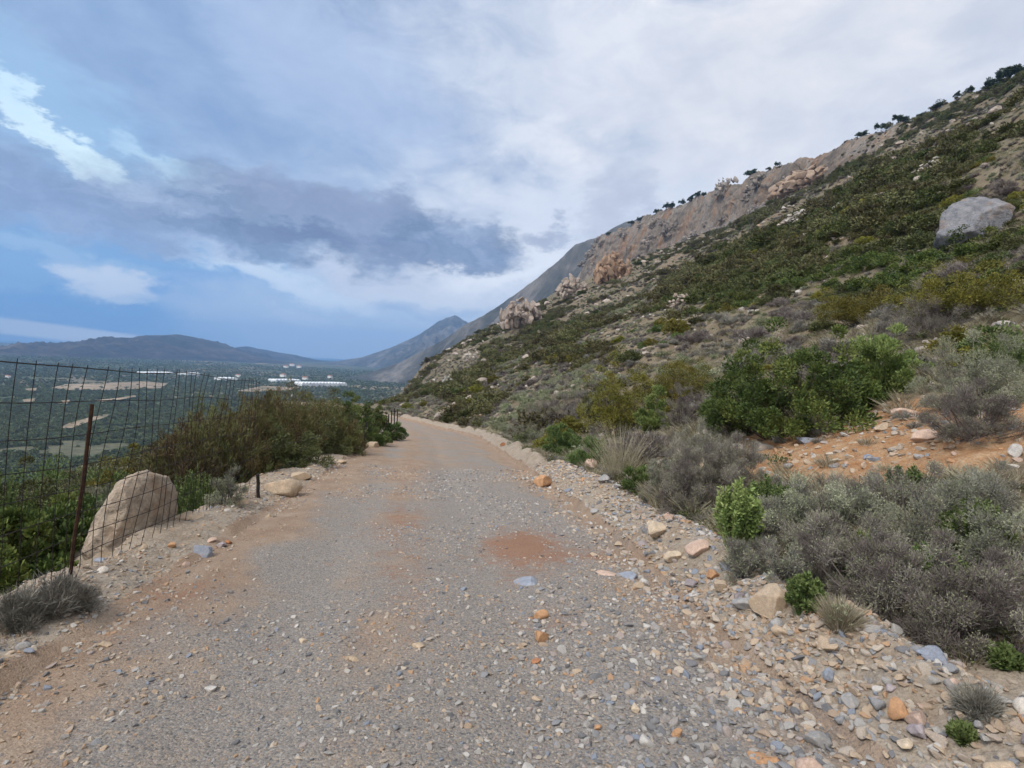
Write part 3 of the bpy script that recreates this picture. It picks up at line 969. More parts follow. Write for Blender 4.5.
STONES = [  # px, py, width px, w:d:h, colour, sink, label
    (190, 520, 34, (1, .8, .6), 'tan', .4, 'low tan rock half buried just right of the big boulder'),
    (280, 490, 42, (1, .8, .6), 'tan', .45, 'pale angular rock at the thicket edge beside the short dark post'),
    (240, 503, 24, (1, .8, .5), 'tan', .4, 'small pale rock below the silver shrub on the left verge'),
    (298, 478, 26, (1, .8, .5), 'tan', .5, 'flattish tan rock under the brown thicket edge'),
    (340, 463, 18, (1, .8, .5), 'tan', .5, 'pale rock on the left verge under the thicket middle'),
    (372, 447, 18, (1, .8, .6), 'tan', .4, 'pale rock standing beside the far fence posts'),
    (205, 556, 22, (1, .8, .65), 'blue', .2, 'blue-grey stone on the left road edge'),
    (222, 547, 12, (1, .8, .6), 'mauve', .2, 'small purplish stone just behind the blue-grey stone on the left'),
    (229, 544, 9, (1, .8, .6), 'rust', .2, 'tiny dark red stone next to the purplish one on the left edge'),
    (102, 561, 14, (1, .7, .4), 'blue', .3, 'flat blue stone at the foot of the big boulder'),
    (172, 547, 11, (1, .8, .6), 'orange', .2, 'small yellow-orange stone right of the big boulder foot'),
    (543, 486, 19, (1, .85, .75), 'orange', .18, 'lone orange stone lying on the right side of the road'),
    (655, 536, 26, (1, .8, .75), 'cream', .18, 'rounded cream stone on the right verge by the mauve shrub'),
    (672, 560, 20, (1, .75, .7), 'cream', .2, 'cream stone just in front of the rounded cream one'),
    (643, 586, 14, (.8, .7, 1.1), 'white', .25, 'small upright cream stone beside the flat blue slab'),
    (628, 577, 22, (1, .9, .28), 'blue', .55, 'flat blue slab set in the road between pink and cream stones'),
    (608, 574, 24, (1, .7, .22), 'pink', .55, 'flat pink stone set in the road next to the blue slab'),
    (528, 583, 32, (1, .9, .22), 'blue', .6, 'flat blue-grey slab sunk in the road below the red patch'),
    (540, 617, 17, (1, .8, .6), 'orange', .25, 'orange stone behind another in the middle of the gravel'),
    (540, 640, 19, (.9, .8, .9), 'orange', .25, 'front orange stone in the middle of the gravel'),
    (536, 662, 12, (1, .7, .4), 'rust', .3, 'small red-orange chip in front of the two orange stones'),
    (467, 723, 9, (.7, .7, .5), 'blue', .4, 'small light blue chip low in the middle of the road'),
    (463, 590, 10, (1, .7, .4), 'blue', .4, 'small blue chip on the road left of the flat slab'),
    (772, 612, 44, (1, .75, .8), 'tan', .2, 'tilted brown slab of rock on the gravel bank below the fern'),
    (745, 608, 26, (1, .8, .6), 'grey', .2, 'grey stone left of the tilted brown slab'),
    (720, 590, 22, (1, .8, .6), 'tan', .2, 'tan stone among the gravel bank pebbles above the tilted slab'),
    (712, 578, 16, (1, .8, .7), 'orange', .2, 'small orange stone at the top of the gravel bank'),
    (698, 553, 26, (1, .75, .7), 'pink', .2, 'pinkish rounded stone at the shrub edge on the bank'),
    (837, 650, 20, (1, .8, .8), 'grey', .2, 'dark grey stone beside the pale grass tuft'),
    (829, 681, 16, (.8, .8, 1), 'blue', .2, 'upright blue-grey stone on the orange soil'),
    (930, 660, 28, (1, .7, .5), 'blue', .25, 'blue-grey stone in the ditch under the dark shrubs'),
    (976, 702, 34, (1, .75, .65), 'cream', .2, 'cream-tan stone in the ditch at the right'),
    (898, 718, 24, (.8, .8, 1.05), 'orange', .2, 'upright orange-tan stone in the rubble at lower right'),
    (850, 706, 20, (.9, .8, 1), 'grey', .2, 'grey upright stone in the rubble left of the orange-tan one'),
    (918, 735, 26, (1, .8, .6), 'mauve', .2, 'mauve-grey stone in front of the orange-tan one'),
    (905, 748, 20, (1, .8, .6), 'cream', .2, 'cream stone below the mauve-grey one at lower right'),
    (762, 760, 42, (1, .8, .16), 'orange', .6, 'flat orange slab sunk in the road at the bottom edge'),
    (635, 711, 12, (.9, .8, .8), 'cream', .25, 'small cream stone alone in the lower gravel'),
    (597, 729, 10, (.9, .8, .8), 'orange', .25, 'small orange stone alone in the lower gravel'),
    (677, 737, 13, (.9, .8, .8), 'orange', .25, 'pale orange stone low in the right gravel'),
    (212, 690, 14, (1, .8, .5), 'white', .3, 'whitish stone in the gravel on the left half of the road'),
    (302, 641, 11, (1, .8, .5), 'cream', .3, 'small cream stone near the middle left of the road'),
    (418, 646, 14, (1, .8, .4), 'tan', .3, 'flat tan stone left of the road middle'),
    (353, 660, 14, (1, .8, .5), 'tan', .3, 'tan stone in the left wheel track'),
    (105, 646, 13, (1, .7, .5), 'tan', .3, 'tan stone on the left soil verge'),
    (30, 652, 12, (1, .7, .5), 'blue', .3, 'small blue stone near the left picture edge under the dead twigs'),
    (52, 648, 12, (1, .7, .5), 'cream', .3, 'small cream stone near the dead twigs on the left'),
    (502, 446, 7, (1, .8, .7), 'rust', .2, 'tiny bright red stone on the far right road edge'),
    (593, 470, 20, (.9, .8, .9), 'pink', .3, 'pinkish rock between the green herbs and the brown tuft'),
    (603, 482, 16, (.9, .8, .7), 'grey', .3, 'grey rock at the foot of the brown tuft'),
    (805, 442, 20, (1, .7, .5), 'blue', .35, 'blue-grey stone on the left of the orange bank'),
    (868, 459, 12, (1, .7, .6), 'blue', .3, 'small blue stone at the foot of the orange bank'),
    (903, 416, 28, (1, .7, .55), 'pink', .35, 'large pinkish stone high on the orange bank'),
    (882, 428, 24, (1, .6, .4), 'tan', .4, 'flat tan stone on the orange bank left of the pinkish one'),
    (928, 438, 36, (1, .6, .4), 'pink', .4, 'wide pinkish slab in the middle of the orange bank'),
    (1015, 456, 18, (.7, .7, 1), 'white', .3, 'whitish stone at the right end of the orange bank'),
    (918, 458, 10, (1, .8, .6), 'grey', .3, 'small grey stone below the wide pinkish slab'),
]
for i, (px, py, wpx, pr, cn, sk, lb) in enumerate(STONES):
    p = hit(px, py)
    w = wpx / F * p[1]
    o = rock('stone', 100 + i, 4, tuple(w * q for q in pr), M['stone'], COLS[cn], p, (rng.uniform(-.15, .15), rng.uniform(-.15, .15), rng.uniform(-.6, .6)), sk, cuts=14, rough=0.05, depth=(.45, .85))
    tag(o, lb, 'stone')

# shared stone meshes for the loose ones
PEB = []
for k in range(12):
    r = np.random.default_rng(500 + k)
    V, Fc = rock_geo(500 + k, 3, (1, r.uniform(.65, .95), r.uniform(.45, .8)), cuts=13, rough=0.05, depth=(.42, .82))
    ob = mesh_obj('stone', V, Fc, M['stone'], link=False)
    PEB.append(ob)


def scatter_stones(n, fx, label, group, s0, s1, cols, power=2.2, name='stone'):
    for k in range(n):
        x, y = fx()
        z = gz(x, y)
        o = PEB[int(rng.integers(len(PEB)))].copy()
        COL.objects.link(o)
        o.name = name
        s = s0 + (s1 - s0) * rng.random() ** power
        o.scale = (s, s, s * rng.uniform(.8, 1.1))
        o.location = (x, y, z + s * 0.10)
        o.rotation_euler = (rng.uniform(-.3, .3), rng.uniform(-.3, .3), rng.uniform(0, 6.28))
        cc = np.array(COLS[cols[int(rng.integers(len(cols)))]]) * rng.uniform(.8, 1.12)
        o.color = (*cc, 1)
        tag(o, label, 'stone', group)


def fx_bank():
    y = 2.1 + 12 * rng.random() ** 1.6
    v = float(np.interp(y, YK, RW)) + rng.normal(0.45, 0.38)
    return float(road_x(y)) + v, y


def fx_left():
    y = 2.6 + 14 * rng.random() ** 1.5
    v = -float(np.interp(y, YK, LW)) - rng.normal(0.2, 0.3)
    return float(road_x(y)) + v, y


def fx_orange():
    while True:
        px, py = rng.uniform(755, 1023), rng.uniform(402, 478)
        if py > 470 - (px - 755) * 0.25 and py < 470:
            p = hit(px, py)
            return p[0], p[1]


scatter_stones(165, fx_bank, 'loose mixed stone among many heaped along the right road edge', 'loose stones heaped along the right road edge', 0.05, 0.20, ['cream', 'tan', 'pink', 'grey', 'blue', 'mauve', 'pale', 'orange', 'tan', 'grey'])
scatter_stones(45, fx_left, 'loose tan stone among many along the left road edge', 'loose stones along the left road edge', 0.03, 0.12, ['tan', 'pale', 'cream', 'tan', 'grey', 'pink'])
scatter_stones(30, fx_orange, 'loose stone among many on the bare orange bank', 'loose stones on the orange bank', 0.05, 0.22, ['pink', 'tan', 'orange', 'pale', 'grey', 'blue'])


# gravel as one mass: geometry nodes scatter real little stones
def gn_scatter(name, pts, scl, rot, srcs, label, cat, idx=None):
    n = len(pts)
    coll = bpy.data.collections.new(name + '_sources')
    for i, s in enumerate(srcs):
        s.name = '%s_source_%02d' % (name, i)
        coll.objects.link(s)
    if idx is None:
        idx = rng.integers(0, len(srcs), n)
    o = mesh_obj(name, pts, np.zeros((0, 3), np.int32), srcs[0].data.materials[0],
                 attrs={'scl': ('POINT', np.asarray(scl)), 'rotv': ('POINT', np.asarray(rot)), 'idx': ('POINT', idx.astype(np.int32))})
    nt = bpy.data.node_groups.new(name + '_nodes', 'GeometryNodeTree')
    nt.interface.new_socket('Geometry', in_out='INPUT', socket_type='NodeSocketGeometry')
    nt.interface.new_socket('Geometry', in_out='OUTPUT', socket_type='NodeSocketGeometry')
    N = nt.nodes.new
    gi = N('NodeGroupInput'); go = N('NodeGroupOutput')
    ci = N('GeometryNodeCollectionInfo')
    ci.inputs['Collection'].default_value = coll
    ci.inputs['Separate Children'].default_value = True
    ci.inputs['Reset Children'].default_value = True
    iop = N('GeometryNodeInstanceOnPoints')

    def na(nm, ty):
        a = N('GeometryNodeInputNamedAttribute'); a.data_type = ty
        a.inputs['Name'].default_value = nm
        return a.outputs['Attribute']
    e2r = N('FunctionNodeEulerToRotation')
    nt.links.new(na('rotv', 'FLOAT_VECTOR'), e2r.inputs[0])
    nt.links.new(gi.outputs[0], iop.inputs['Points'])
    nt.links.new(ci.outputs[0], iop.inputs['Instance'])
    iop.inputs['Pick Instance'].default_value = True
    nt.links.new(na('idx', 'INT'), iop.inputs['Instance Index'])
    nt.links.new(e2r.outputs[0], iop.inputs['Rotation'])
    nt.links.new(na('scl', 'FLOAT'), iop.inputs['Scale'])
    nt.links.new(iop.outputs[0], go.inputs[0])
    md = o.modifiers.new('scatter', 'NODES')
    md.node_group = nt
    tag(o, label, cat, kind='stuff')
    return o


def build_gravel():
    srcs = []
    for k in range(16):
        r = np.random.default_rng(900 + k)
        V, Fc = rock_geo(900 + k, 3, (1, r.uniform(.55, .95), r.uniform(.35, .75)), cuts=12, rough=0.05, depth=(.3, .75))
        srcs.append(mesh_obj('pebble', V, Fc, M['gravel'] if k < 8 else M['tangravel'], link=False))
    P = []; Sc = []
    # fine gravel over the road and its verges, thinning with distance
    n = 92000
    y = -.6 + 15 * rng.random(n) ** 1.7
    v = rng.uniform(-3.1, 4.2, n)
    rw = np.interp(y, YK, RW)
    x = road_x(y) + v
    keep = rng.random(n) < 0.10 + 0.9 * sstep(fbm(x / 0.9, y / 1.6, 71, 4) + 0.28 * sstep(v, -0.8, 1.2) + .22 * (v < -1.9), 0.0, 0.4)
    keep &= rng.random(n) > 1.1 * ellipse_px(523, 545, 40, 24, x, y)
    vis = np.abs(x) < np.maximum(y, .8) * 1.02 + 1.0
    rgt = sstep(v, -0.6, 1.4) * sstep(-y, -7, -3.5)
    s = 0.007 + 0.040 * rng.random(n) ** 3.9 + rgt * 0.042 * rng.random(n) ** 2.6 + 0.06 * (v > rw - 0.1) * rng.random(n) ** 2.2 + .025 * (v < -1.9) * rng.random(n) ** 2.5
    s = s * (1 + np.clip(y - 5, 0, 10) * 0.05)
    k = keep & vis
    x, y, s = x[k], y[k], s[k]
    z = terrain(x, y) + s * 0.06
    vk = v[k]
    tanp = .25 + .6 * sstep(-vk, .6, 1.8) + .35 * np.exp(-((vk + .2) / .4) ** 2) + .4 * sstep(vk, 1.6, 2.6) + .9 * fbm(x / 1.1, y / 1.8, 77, 3)
    ix = rng.integers(0, 8, len(x)) + 8 * (rng.random(len(x)) < tanp)
    # rubble thrown to both edges of the track
    ey = .4 + 15 * rng.random(26000) ** 1.6
    rt = rng.random(26000) < .72
    ev = np.where(rt, np.interp(ey, YK, RW) + rng.normal(.35, .5, 26000), -np.interp(ey, YK, LW) - rng.normal(.35, .38, 26000))
    ex = road_x(ey) + ev
    es = np.where(rt, .014 + .085 * rng.random(26000) ** 2.8, .009 + .045 * rng.random(26000) ** 3) * (1 + np.clip(ey - 5, 0, 10) * .04)
    ok = (np.abs(ex) < ey * 1.02 + 1.6) & (rng.random(26000) < .45 + 1.2 * fbm(ex / .7, ey / .7, 191, 3))
    ex, ey, es, rt = ex[ok], ey[ok], es[ok], rt[ok]
    x = np.concatenate([x, ex]); y = np.concatenate([y, ey]); s = np.concatenate([s, es])
    z = np.concatenate([z, terrain(ex, ey) + es * .06])
    ix = np.concatenate([ix, np.where(rng.random(len(ex)) < np.where(rt, .52, .85), rng.integers(8, 16, len(ex)), rng.integers(0, 8, len(ex)))])
    # the bare orange bank carries its own rubble
    bx = rng.uniform(3.5, 13, 9000); by = rng.uniform(6.5, 14, 9000)
    w_ = 1.1 * ellipse_px(850, 437, 105, 36, bx, by) + ellipse_px(960, 440, 100, 38, bx, by)
    kb = w_ > rng.uniform(.15, 1.2, 9000)
    bx, by = bx[kb], by[kb]
    bs_ = .02 + .17 * rng.random(len(bx)) ** 3.2
    x = np.concatenate([x, bx]); y = np.concatenate([y, by]); s = np.concatenate([s, bs_])
    z = np.concatenate([z, terrain(bx, by) + bs_ * .05])
    ix = np.concatenate([ix, np.where(rng.random(len(bx)) < .8, rng.integers(8, 16, len(bx)), rng.integers(0, 8, len(bx)))])
    pts = np.stack([x, y, z], -1)
    rot = np.stack([rng.uniform(-.4, .4, len(x)), rng.uniform(-.4, .4, len(x)), rng.uniform(0, 6.28, len(x))], -1)
    gn_scatter('gravel', pts, s, rot, srcs, 'fine mixed grey and tan gravel spread over the track', 'gravel', ix)


build_gravel()


# ------------------------------------------------------------------ plants
class PB:
    """collects leaf and twig quads for one plant mesh"""
    def __init__(s, seed):
        s.r = np.random.default_rng(seed)
        s.V = []; s.R = []; s.n = 0

    def quads(s, a, b, c, d, rnd):
        s.V.append(np.stack([a, b, c, d], 1).reshape(-1, 3))
        s.R.append(np.broadcast_to(np.asarray(rnd, float), (len(a),)).copy())

    def leaves(s, P, D, L, Wd, rnd):
        n = len(P)
        D = D / np.maximum(np.linalg.norm(D, axis=1, keepdims=True), 1e-6)
        q = s.r.normal(size=(n, 3))
        sd = np.cross(D, q); sd /= np.maximum(np.linalg.norm(sd, axis=1, keepdims=True), 1e-6)
        L = np.broadcast_to(np.asarray(L, float), (n,))[:, None]; Wd = np.broadcast_to(np.asarray(Wd, float), (n,))[:, None]
        mid = P + D * L * 0.55
        s.quads(P, mid + sd * Wd * .5, P + D * L, mid - sd * Wd * .5, rnd)

    def ribbons(s, A, B, wa, wb, rnd):
        n = len(A)
        D = B - A
        sd = np.cross(D, s.r.normal(size=(n, 3))); sd /= np.maximum(np.linalg.norm(sd, axis=1, keepdims=True), 1e-6)
        s.quads(A - sd * wa / 2, A + sd * wa / 2, B + sd * wb / 2, B - sd * wb / 2, rnd)

    def build(s, name, mat, parent=None, link=True):
        V = np.concatenate(s.V); R = np.clip(np.concatenate(s.R), 0, 1)
        Fc = np.arange(len(V), dtype=np.int32).reshape(-1, 4)
        return mesh_obj(name, V, Fc, mat, parent, attrs={'rnd': ('FACE', R)}, link=link)


def unit(r, n, up=0.0):
    d = r.normal(size=(n, 3))
    d[:, 2] = np.abs(d[:, 2]) + up if up >= 0 else d[:, 2]
    return d / np.linalg.norm(d, axis=1, keepdims=True)


def stems_pb(seed, tips, w=0.02, base_r=0.15):
    """woody stems from the root to the given clump centres"""
    b = PB(seed)
    n = len(tips)
    base = np.stack([b.r.normal(0, base_r, n), b.r.normal(0, base_r, n), np.full(n, -0.1)], -1)
    m1 = base * 0.6 + tips * 0.4 + b.r.normal(0, .06, (n, 3)) * np.linalg.norm(tips, axis=1, keepdims=True)
    for _ in range(2):
        b.ribbons(base, m1, w, w * .7, b.r.random(n))
        b.ribbons(m1, tips, w * .7, w * .3, b.r.random(n))
    return b


def leafy(seed, R, Hh, ncl, nlf, L, Wd, rough=0.28, upb=0.3, inner=0.25):
    """domed bush of leaf clumps: uneven outline and gaps between clumps"""
    b = PB(seed); r = b.r
    d = unit(r, ncl)
    lob = 1 + rough * np.sin(3 * np.arctan2(d[:, 1], d[:, 0]) + seed) * 0.6 + r.normal(0, rough * .45, ncl)
    rad = np.where(r.random(ncl) < inner, r.uniform(.35, .7, ncl), r.uniform(.78, 1, ncl)) * lob
    C = d * rad[:, None] * np.array([R, R, Hh]) * 0.86
    C[:, 2] = np.maximum(C[:, 2], r.uniform(0.04, .3, ncl) * Hh)
    cr = r.uniform(.6, 1.25, ncl) * R * 1.55 / math.sqrt(ncl)
    crn = r.random(ncl)
    k = r.integers(0, ncl, nlf)
    dd = unit(r, nlf, -1)
    P = C[k] + dd * (cr[k] * r.random(nlf) ** .45)[:, None] * np.array([1, 1, .8])
    P[:, 2] = np.maximum(P[:, 2], 0.01)
    D = dd + d[k] * .6 + np.array([0, 0, upb]) + r.normal(0, .35, (nlf, 3))
    rnd = crn[k] * .55 + r.random(nlf) * .45
    b.leaves(P, D, L * r.uniform(.6, 1.25, nlf), Wd * r.uniform(.7, 1.2, nlf), rnd)
    return b, C


def twiggy(seed, R, Hh, nst, nsub, nfine, w=0.006, fine=0.09, up=0.5, tip_leaf=0, tl=0.02, tw=0.008):
    """cushion of dry branching twigs, optionally with tiny leaves at the tips"""
    b = PB(seed); r = b.r
    d = unit(r, nst, .1)
    lob = 1 + .2 * np.sin(4 * np.arctan2(d[:, 1], d[:, 0]) + seed) + r.normal(0, .13, nst)
    T1 = d * np.array([R, R, Hh]) * (lob * r.uniform(.45, .72, nst))[:, None]
    B0 = np.stack([r.normal(0, R * .12, nst), r.normal(0, R * .12, nst), np.zeros(nst) - .03], -1)
    b.ribbons(B0, T1, w * 2.4, w * 1.3, r.random(nst) * .6)
    b.ribbons(B0, T1, w * 2.4, w * 1.3, r.random(nst) * .6)
    k = r.integers(0, nst, nsub)
    t = r.uniform(.35, 1, nsub)[:, None]
    A = B0[k] * (1 - t) + T1[k] * t
    D = d[k] + r.normal(0, .5, (nsub, 3)) + np.array([0, 0, up * .5])
    D /= np.linalg.norm(D, axis=1, keepdims=True)
    l2 = r.uniform(.18, .42, nsub)[:, None] * np.array([R, R, Hh])
    T2 = A + D * l2
    T2[:, 2] = np.maximum(T2[:, 2], .01)
    crn = r.random(nst)
    b.ribbons(A, T2, w * 1.3, w * .8, crn[k] * .5 + r.random(nsub) * .4)
    j = r.integers(0, nsub, nfine)
    t = r.uniform(.2, 1, nfine)[:, None]
    A3 = A[j] * (1 - t) + T2[j] * t
    D3 = D[j] + r.normal(0, .55, (nfine, 3)) + np.array([0, 0, up])
    D3 /= np.linalg.norm(D3, axis=1, keepdims=True)
    T3 = A3 + D3 * (fine * r.uniform(.5, 1.3, nfine))[:, None]
    b.ribbons(A3, T3, w * .9, w * .45, crn[k[j]] * .75 + r.random(nfine) * .25)
    lv = None
    if tip_leaf:
        lv = PB(seed + 1)
        q = r.integers(0, nfine, tip_leaf)
        t = r.uniform(.3, 1.05, tip_leaf)[:, None]
        P = A3[q] * (1 - t) + T3[q] * t
        lv.leaves(P, D3[q] + r.normal(0, .6, (tip_leaf, 3)), tl * r.uniform(.6, 1.3, tip_leaf), tw, crn[k[j[q]]] * .7 + r.random(tip_leaf) * .3)
    return b, lv


def tufted(seed, R, Hh, ncl, nf, ln, w, nl, tl, tw, rough=.3):
    """soft uneven cushion: tufts of fine twigs on hidden branches, tiny leaves among them"""
    b = PB(seed); lv = PB(seed + 1); r = b.r
    d = unit(r, ncl)
    lob = 1 + rough * .6 * np.sin(3 * np.arctan2(d[:, 1], d[:, 0]) + seed) + r.normal(0, rough * .5, ncl)
    C = d * (np.where(r.random(ncl) < .3, r.uniform(.4, .75, ncl), r.uniform(.78, 1.0, ncl)) * lob)[:, None] * np.array([R, R, Hh]) * .86
    C[:, 2] = np.maximum(C[:, 2], .06 * Hh * r.random(ncl))
    cr = r.uniform(.55, 1.3, ncl) * R * 1.5 / math.sqrt(ncl)
    crn = r.random(ncl)
    B0 = np.stack([r.normal(0, R * .12, ncl), r.normal(0, R * .12, ncl), np.full(ncl, -.04)], -1)
    for _ in range(2):
        b.ribbons(B0, C, w * 4, w * 2, crn * .4)
    k = r.integers(0, ncl, nf)
    dd = unit(r, nf, -1)
    A = C[k] + dd * (cr[k] * r.random(nf) ** .5)[:, None] * .8
    A[:, 2] = np.maximum(A[:, 2], 0)
    D = dd * .7 + d[k] * .6 + np.array([0, 0, .5]) + r.normal(0, .55, (nf, 3))
    D /= np.linalg.norm(D, axis=1, keepdims=True)
    b.ribbons(A, A + D * (ln * r.uniform(.5, 1.35, nf))[:, None], w, w * .5, crn[k] * .7 + r.random(nf) * .3)
    if nl:
        q = r.integers(0, nf, nl)
        q = q[crn[k[q]] > r.random(nl) * .75]
        n = len(q)
        P = A[q] + D[q] * (ln * r.uniform(.2, 1.1, n))[:, None]
        lv.leaves(P, D[q] + r.normal(0, .55, (n, 3)), tl * r.uniform(.6, 1.3, n), tw, crn[k[q]] * .7 + r.random(n) * .3)
    return b, lv


def upright(seed, R, Hh, nst, per, L, Wd, spread=.55, bare=.35):
    """stems that rise and end in leafy heads, like spurge"""
    st = PB(seed); lf = PB(seed + 1); r = st.r
    a = r.uniform(0, 6.283, nst); q = r.random(nst) ** .6
    B0 = np.stack([np.cos(a) * q * R * .35, np.sin(a) * q * R * .35, np.zeros(nst) - .02], -1)
    T = np.stack([np.cos(a) * q * R, np.sin(a) * q * R, Hh * (1 - .45 * q ** 2) * r.uniform(.75, 1.1, nst)], -1) + r.normal(0, .04 * R, (nst, 3))
    st.ribbons(B0, T, .012 * Hh + .003, .006 * Hh + .002, r.random(nst))
    st.ribbons(B0, T, .012 * Hh + .003, .006 * Hh + .002, r.random(nst))
    crn = r.random(nst)
    n = nst * per
    k = np.repeat(np.arange(nst), per)
    t = bare + (1 - bare) * r.random(n) ** .6
    P = B0[k] * (1 - t)[:, None] + T[k] * t[:, None]
    ax = (T - B0); ax /= np.linalg.norm(ax, axis=1, keepdims=True)
    D = unit(r, n, -1) * (spread * 1.6) + ax[k] * .9
    lf.leaves(P, D, L * r.uniform(.6, 1.2, n), Wd * r.uniform(.7, 1.2, n), crn[k] * .45 + r.random(n) * .35 + .25 * (t > .85))
    return st, lf


def heath(seed, R, Hh, npl, per, L):
    """tall bush of fine upright feathery shoots"""
    b = PB(seed); r = b.r
    d = unit(r, npl)
    lob = 1 + .22 * np.sin(3 * np.arctan2(d[:, 1], d[:, 0]) + seed) + r.normal(0, .1, npl)
    C = d * np.array([R, R, Hh]) * (r.uniform(.35, .97, npl) ** .6 * lob)[:, None] * .9
    C[:, 2] = np.maximum(C[:, 2], .12 * Hh * r.random(npl))
    crn = r.random(npl)
    n = npl * per
    k = np.repeat(np.arange(npl), per)
    ax = d * np.array([.55, .55, .4]) + np.array([0, 0, .75]) + r.normal(0, .12, (npl, 3))
    ax /= np.linalg.norm(ax, axis=1, keepdims=True)
    t = r.random(n)
    P = C[k] + ax[k] * (t * L)[:, None] + r.normal(0, .03 * R, (n, 3))
    D = ax[k] + r.normal(0, .42, (n, 3))
    D /= np.linalg.norm(D, axis=1, keepdims=True)
    ln = L * .55 * r.uniform(.5, 1.2, n)
    b.leaves(P, D, ln, .012 + .03 * r.random(n) * L, crn[k] * .65 + r.random(n) * .35)
    return b, C


def grass(seed, R, Hh, n, w=.006, curl=.5):
    b = PB(seed); r = b.r
    a = r.uniform(0, 6.283, n); q = r.random(n) ** .7
    A = np.stack([np.cos(a) * q * R * .45, np.sin(a) * q * R * .45, np.zeros(n) - .01], -1)
    D = np.stack([np.cos(a) * q * curl, np.sin(a) * q * curl, np.ones(n)], -1) + r.normal(0, .2, (n, 3))
    D /= np.linalg.norm(D, axis=1, keepdims=True)
    l = Hh * r.uniform(.5, 1.1, n)[:, None]
    Mi = A + D * l * .55
    T = Mi + (D + np.stack([np.cos(a) * .5, np.sin(a) * .5, -.25 * np.ones(n)], -1) * curl) * l * .45
    rn = r.random(n)
    b.ribbons(A, Mi, w, w * .8, rn)
    b.ribbons(Mi, T, w * .8, w * .25, rn)
    return b


PROTO = {}


def near_shrub(kind, seed, R, Hh, q=1.0):
    """Empty root with its parts; R and Hh in metres; q scales the leaf count"""
    nm = {'lentisk': 'shrub', 'olive': 'shrub', 'darkscrub': 'shrub', 'mauve': 'dry_shrub', 'sage': 'sage_shrub', 'spurge': 'spurge_plant', 'herb': 'green_herb', 'heath': 'heath_bush', 'drygrass': 'grass_tuft', 'dead': 'dead_shrub', 'grey': 'grey_shrub'}[kind]
    A = R * R + R * Hh
    e = empty(nm, (0, 0, 0))
    if kind in ('lentisk', 'olive', 'darkscrub'):
        n = int(min(34000, 15000 * A * q) + 2500)
        b, C = leafy(seed, R, Hh, int(34 + 44 * min(A, 3)), n, .062, .036 if kind == 'lentisk' else .024, upb=.4, inner=.35)
        b.build('foliage', M[kind], e)
        stems_pb(seed + 5, C, .02, .12 * R).build('stems', M['wood'], e)
    elif kind == 'heath':
        b, C = heath(seed, R, Hh, int(300 * A), 46, .20)
        b.build('foliage', M['heath'], e)
        stems_pb(seed + 5, C[:60], .03, .2 * R).build('stems', M['wood'], e)
    elif kind in ('mauve', 'sage', 'grey'):
        a_ = min(A, 2.2) * q
        nf, nl, tl = {'mauve': (24000, 20000, .015), 'sage': (12000, 34000, .018), 'grey': (20000, 18000, .016)}[kind]
        b, lv = tufted(seed, R, Hh, int(30 + 42 * min(A, 2.2)), int(nf * a_ + 2500), .046 if kind == 'mauve' else .04, .0034, int(nl * a_ + 1500), tl, tl * .48)
        b.build('twigs', M['mauve' if kind == 'mauve' else 'greytwig'], e)
        lv.build('foliage', M['sage'], e)
    elif kind == 'dead':
        b, lv = twiggy(seed, R, Hh, 40, 420, 3800, .0035, .07, .35)
        tufted(seed + 2, R * .95, Hh * .7, 40, 9000, .04, .003, 0, .02, .01)[0].build('tufts', M['greytwig'], e)
        b.build('twigs', M['greytwig'], e)
    elif kind in ('spurge', 'herb') and q < .75:
        b, C = leafy(seed, R, Hh, int(24 + 20 * min(A, 3)), int(min(14000, 7000 * A) + 1500), .075, .026, upb=1.0, inner=.3)
        b.build('foliage', M[kind], e)
        stems_pb(seed + 5, C, .015, .15 * R).build('stems', M[kind], e)
    elif kind in ('spurge', 'herb'):
        st, lf = upright(seed, R, Hh, int(60 + 90 * min(A, 2) * q), 60, .052 if kind == 'spurge' else .04, .017 if kind == 'spurge' else .015)
        st.build('stems', M['spurge' if kind == 'spurge' else 'herb'], e)
        lf.build('foliage', M[kind], e)
    else:
        grass(seed, R, Hh, int(900 * q), .0055).build('blades', M['drygrass'], e)
        st, lf = upright(seed + 9, R * .8, Hh * .85, 24, 14, .03, .006)
        lf.build('foliage', M['sage'], e)
    return e


